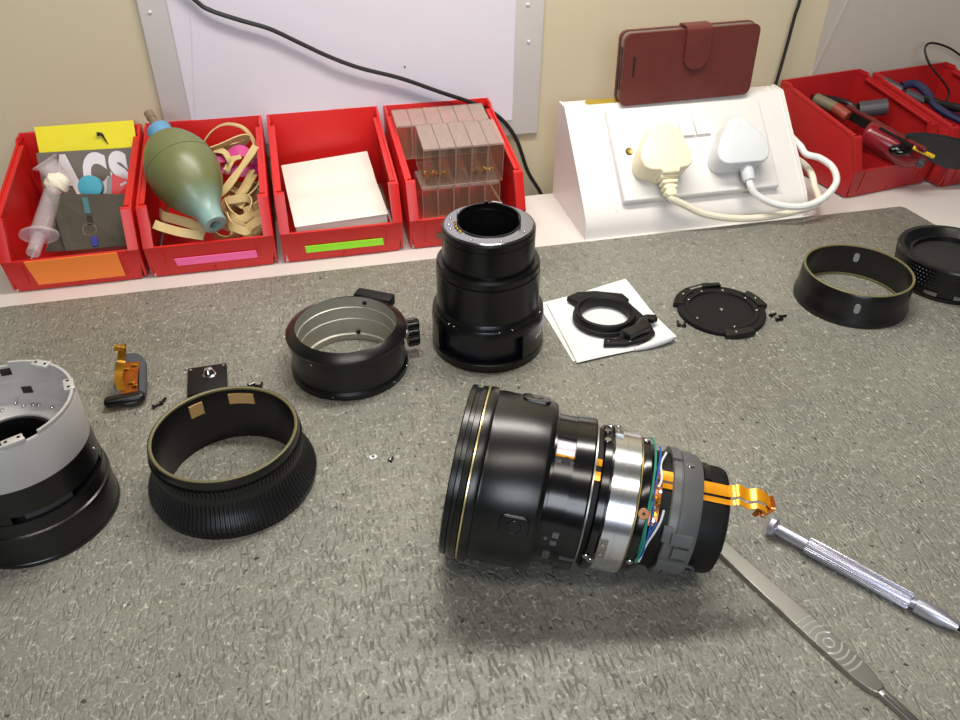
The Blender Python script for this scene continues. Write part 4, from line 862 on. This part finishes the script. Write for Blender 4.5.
# ring behind the silver one: gold edge, black channel, wires, flex board
m = MB(); m.lathe([(28, 75.9), (33.9, 75.9), (34.0, 76.1), (34.0, 76.5), (33.8, 76.7), (28, 76.7)], 120); m.build('gold_edge', 'brass_dark', ML)
m = MB(); m.lathe([(27, 76.8), (32.8, 76.8), (33.2, 78.0), (33.2, 80.6), (32.2, 81.4), (30.8, 81.8), (30.8, 83.8), (27, 83.8)], 120); m.build('channel_ring', 'black_gloss', ML)
m = MB(); m.disc(1.7, 0, 1.6, 12, PH(-22) @ T(32.6, 0, 78.8) @ RY(90), 0.4); m.build('channel_screw', 'steel', ML)
m = MB(); m.disc(1.7, 0, 1.6, 12, PH(97) @ T(32.6, 0, 79) @ RY(90), 0.4); m.build('channel_screw', 'steel', ML)
m = MB(); m.lathe([(20, 83.8), (28.2, 83.8), (28.2, 94), (20, 94)], 96); m.build('inner_drum', 'black_matt', ML)
def arcw(name, a0, a1, r0, r1, z0, z1, rad, ml, n=14, wob=0.0, ph=0.0):
    pts = []
    for i in range(n+1):
        t = i/n; a = radians(a0+(a1-a0)*t); r = r0+(r1-r0)*t+0.5*sin(ph+6*t); z = z0+(z1-z0)*t+wob*sin(ph+7*t)
        pts.append((r*cos(a), r*sin(a), z))
    MB().tube(pts, rad, 6, 3).build(name, ml, ML)
arcw('green_wire', -38, 100, 33.6, 32.4, 81.6, 82.0, 0.55, 'wire_green', wob=0.5)
arcw('blue_wire', -20, 70, 31.8, 32.4, 84.6, 83.2, 0.5, 'wire_blue', wob=0.6, ph=1)
arcw('white_wire', -12, 28, 31.4, 32.4, 87.2, 84.2, 0.55, 'wire_white', wob=0.8, ph=2)
arcw('white_wire', 45, 98, 32.6, 32.0, 88.0, 82.8, 0.55, 'wire_white', wob=0.6, ph=0.5)
arcw('green_wire', 40, 96, 33.2, 32.6, 82.6, 81.8, 0.5, 'wire_green', wob=0.5, ph=3)
arcw('blue_wire', 56, 92, 32.2, 32.0, 85.6, 82.6, 0.5, 'wire_blue', wob=0.5, ph=2)
m = MB(); m.band(28.2, 31.6, 82.6, 86.4, 22, 60, 14); m.build('flex_board', 'flex_brown', ML)
for a, z, ml in ((27, 84.4, 'brass'), (31, 85.6, 'steel'), (36, 84, 'brass'), (40, 85.6, 'brass'), (45, 84.2, 'steel'), (50, 85, 'brass'), (55, 84.6, 'steel')):
    m = MB(); m.disc(1.1, 0, 1.2, 8, PH(a) @ T(31.3, 0, z) @ RY(90), 0.4); m.build('solder_bead', ml, ML)
q = PH(51) @ T(32.9, 0, 79.6) @ RY(90)
m = MB(); m.disc(2.7, -0.4, 0.5, 16, q, 0.2); tb_ = m.build('flex_terminal', 'coil_brown', ML)
m = MB(); m.disc(0.7, 0.4, 0.8, 8, q); m.build('terminal_hole', 'black_deep', tb_)
# orange flex strips along the body
for a0, a1 in ((7, 17.5), (20, 25)):
    m = MB(); m.band(28.6, 29.1, 83.6, 93, a0, a1, 6); m.build('flex_run', 'flex_orange', ML)
m = MB(); m.band(28.5, 28.9, 83.6, 93, 17.5, 20, 4); m.build('flex_gap', 'dull_grey', ML)
# grey plastic ring with lugs
m = MB(); m.lathe([(24, 91.6), (29.4, 91.6), (30.2, 92.2), (30.3, 95.6), (29.7, 95.9), (29.7, 96.3), (30.4, 96.6), (29.6, 104.6), (28.6, 106.2), (24, 106.2)], 120); gr_ = m.build('grey_ring', 'grey_plastic', ML)
for a0, a1, z0, z1, r in ((-48, -8, 91.2, 95.8, 31.4), (58, 72, 90.2, 94.2, 31.4), (63, 73, 94.4, 104.2, 31.6), (76, 86, 96.5, 103.6, 31.4), (90, 104, 91.5, 104.4, 31.8), (-70, -58, 92, 105, 31.8)):
    m = MB(); m.band(29.2, r, z0, z1, a0, a1, max(4, int((a1-a0)/3)), c=0.3); m.build('ring_lug', 'grey_plastic', gr_)
m = MB(); m.disc(2.0, 0, 0.7, 14, PH(-5) @ T(29.9, 0, 99.6) @ RY(90), 0.4); m.build('ring_screw', 'steel', ML)
m = MB(); m.tube([(28.5*cos(radians(a)), 28.5*sin(radians(a)), z) for a, z in ((97, 101), (100, 105), (101, 109), (108, 110))], 0.8, 8, 4); m.build('wire_hook', 'grey_dark', ML)
# rear cylinder
m = MB(); m.lathe([(20, 104), (26.2, 104), (26.2, 116.8), (25.4, 119.2), (23.4, 120.2), (20, 120.2)], 120); m.build('rear_barrel', 'black_matt', ML)
m = MB(); m.lathe([(25.8, 107), (27.0, 107.4), (26.9, 110.6), (25.8, 111.2)], 24, a0=-50, a1=2); m.build('rear_ridge', 'black_satin', ML)
m = MB(); m.disc(21, 117.5, 119, 48); m.build('rear_element', 'glass_dark', ML)
def axw(a, r, z): a = radians(a); return (r*cos(a), r*sin(a), z)
for a0, a1 in ((5, 18.5), (21.5, 27)):
    m = MB(); m.band(26.3, 26.7, 104, 119, a0, a1, 6); m.build('rear_flex', 'flex_orange', ML)
tg_ = Vector((-sin(radians(14)), cos(radians(14)), 0))
def fxp(off): 
    base = Vector(axw(14, 26.6, 0)) + tg_*off
    out = []
    for z, h in ((118.5, 0), (120.5, 0.3), (123, 1.6), (126, 0.2), (128.5, 0.2), (131, 1.4), (133.5, 1.0), (136, -0.4), (138.5, -2.4)):
        out.append(base + Vector((h, 0, z)))
    return out
m = MB(); m.ribbon(fxp(-1.2), tg_, 0.4, 6.3, 5); m.build('loose_flex', 'flex_orange', ML)
m = MB(); m.ribbon(fxp(5.0)[:8], tg_, 0.4, 2.6, 5); m.build('loose_flex', 'flex_orange', ML)
e_ = fxp(0)[-1]
m = MB(); m.ribbon([e_ + tg_*(-4) + Vector((0.6, 0, -1.0)), e_ + tg_*0.5 + Vector((-0.5, 0, 0.3)), e_ + tg_*2.5 + Vector((-0.8, 0, -1.4)), e_ + tg_*4 + Vector((-1.2, 0, -3.4))], (0.5, 0.1, 0.9), 0.4, 4.4, 5); m.ribbon([e_ + tg_*4 + Vector((-1.2, 0, -3.4)), e_ + tg_*4.4 + Vector((-1.8, 0, -5.0)), e_ + tg_*3.4 + Vector((-1.6, 0, -7))], (0.4, 0.3, 0.9), 0.4, 4.4, 5); m.build('flex_tail', 'flex_brown', ML)

# ------------------------------------------------------------------ tools in front
sdp0, sdp1 = Vector((217.8, 247.2, 5.4)), Vector((276.0, 166.0, 4.0)); ax = (sdp1-sdp0).normalized()
sd = thing('precision_screwdriver', 'silver precision screwdriver with knurled grip lying right of the lens', 'screwdriver', M=T(*sdp0) @ ax.to_track_quat('Z', 'Y').to_matrix().to_4x4())
m = MB(); m.lathe([(0.01, -4.2), (3.6, -4.2), (5.2, -3.2), (5.2, -0.8), (4.4, 0.2), (3.0, 0.8), (0.01, 0.8)], 32, closed=False); m.build('swivel_cap', 'sd_metal', sd)
m = MB(); m.lathe([(0.01, 0.6), (3.0, 0.6), (3.3, 2), (3.3, 17.4), (0.01, 17.4)], 32, closed=False); m.build('neck', 'sd_metal', sd)
m = MB(); m.lathe([(0.01, 17), (4.0, 17), (4.4, 17.6), (4.4, 68), (3.9, 69), (0.01, 69)], 28*6, closed=False, rf=lambda a, r, z: r*(1+0.022*max(-1, min(1, 2*cos(28*a))))); m.build('ribbed_grip', 'sd_metal', sd)
m = MB(); m.lathe([(0.01, 68.6), (2.6, 68.6), (2.6, 71), (3.9, 71.4), (4.1, 76), (3.8, 82.5), (2.0, 90.5), (0.01, 90.5)], 32, closed=False); m.build('collet', 'sd_metal', sd)
m = MB(); m.cyl((0, 0, 90), (0, 0, 118), 1.5, 12, 0.3); m.build('blade', 'black_gloss', sd)
sp0, sp1 = Vector((183.5, 250.2, 0)), Vector((214.0, 161.5, 0)); ax = (sp1-sp0).normalized(); Ls = (sp1-sp0).length
SF = frame(Vector((sp0.x, sp0.y, 1.6)), ax, Vector((-ax.y, ax.x, 0)), Vector((0, 0, 1)))
sc = thing('scalpel_handle', 'flat steel scalpel handle with ring-grooved grip, sticking out under the lens', 'scalpel handle', M=SF)
hw0, hw1 = 4.2, 5.4
m = MB(); m.prism([(-6, -hw0), (Ls-26, -hw1), (Ls-2, -hw1), (Ls+5, -4.0), (Ls+8, -2.4), (Ls+8, 2.4), (Ls+5, 3.6), (Ls-2, hw1), (Ls-26, hw1), (-6, hw0)], -1.4, 1.8, 0.6); m.build('handle_bar', 'steel_soft', sc, ang=14)
m = MB(); m.prism([(Ls+2, -2.6), (Ls+14, -2.0), (Ls+34, -2.0), (Ls+36, -0.5), (Ls+36, 2.0), (Ls+2, 2.6)], -0.9, 1.5, 0.7); m.build('blade_fitting', 'steel_soft', sc)
m = MB(); m.prism([(Ls+10, -1.4), (Ls+30, -1.2), (Ls+30, -0.2), (Ls+10, -0.2)], 1.3, 1.9); m.build('slot_rail', 'steel', sc)
cx_ = Ls-20
m = MB(); m.lathe([(1.9, 1.7), (2.9, 1.7), (2.4, 2.35)], 32, M=T(cx_, 0, 0)); m.build('grip_groove', 'groove_metal', sc)
for k in range(1, 5):
    R_ = 2.6 + 3.1*k
    for s_ in (0, 180):
        w_ = math.degrees(math.asin(min(0.98, 4.7/R_)))
        m = MB(); m.lathe([(R_-0.55, 1.7), (R_+0.55, 1.7), (R_, 2.35)], 10, s_-w_, s_+w_, M=T(cx_, 0, 0)); m.build('grip_groove', 'groove_metal', sc)

# ------------------------------------------------------------------ loose little parts on the mat
def tiny_screw(label, x, y, rz, group, s=1.0):
    t = thing('tiny_screw', label, 'screw', group=group, M=T(x, y, 1.0*s) @ RZ(rz) @ RY(86))
    m = MB(); m.disc(0.75*s, 0, 3.6*s, 8); m.build('shank', 'black_gloss', t); m = MB(); m.disc(1.35*s, -1.1*s, 0, 10, c=0.2*s); m.build('head', 'black_gloss', t)
G1, G2, G3, G4 = 'tiny screws between tissue and end plate', 'tiny screws right of the end plate', 'tiny screws by the slide plate', 'tiny screws behind the focus ring'
for x, y, rz, w in ((250.9, 441.6, 80, 'left'), (254.2, 440, 60, 'right')): tiny_screw(f'{w} one of two tiny black screws between the white tissue and the end plate', x, y, rz, G1, 1.2)
for x, y, rz, w in ((322.6, 438, 15, 'upper left'), (323.8, 431.8, -8, 'lowest'), (328.6, 435, 0, 'rightmost')): tiny_screw(f'{w} of three tiny black screws just right of the end plate', x, y, rz, G2, 1.2)
for x, y, rz, w in ((-110.8, 430.2, 30, 'left'), (-106.6, 433.2, 60, 'right')): tiny_screw(f'{w} one of two tiny black screws left of the slide plate', x, y, rz, G3, 1.2)
for x, y, rz, w in ((-52.5, 439, 20, 'leftmost'), (-48.6, 437.6, -20, 'middle'), (-45.4, 436, 70, 'rightmost')): tiny_screw(f'{w} of three tiny black screws just behind the focus ring rim', x, y, rz, G4, 1.1)
m = MB(); m.prism(rrect(4.6, 3.2, 1.2, 4, 0, -1.6), 0, 1.2, 0.3); 
wc = m.build('white_chip', 'tissue_white'); wc.location = (18.2*S, 353.5*S, 0.05*S); wc.rotation_euler = (0, 0, 0.2)
tag(wc, 'tiny white plastic chip lying on the mat between the focus ring and lens', 'chip')
m = MB(); m.disc(0.9, 1.1, 1.4, 12); h_ = m.build('chip_hole', 'dull_grey', wc)
mb_ = thing('metal_bit', 'tiny dark metal bit with a bright edge, right of the white chip', 'metal bit', (28.2, 349.4, 0), 60)
m = MB(); m.prism([(-2, -1.2), (1.8, -1.0), (2.2, 0.6), (-1.4, 1.6)], 0, 1.6, 0.3); m.build('dark_body', 'black_gloss', mb_)
m = MB(); m.box((0, 0.2, 1.7), (3.0, 0.7, 0.4), 0.1); m.build('bright_edge', 'steel', mb_)
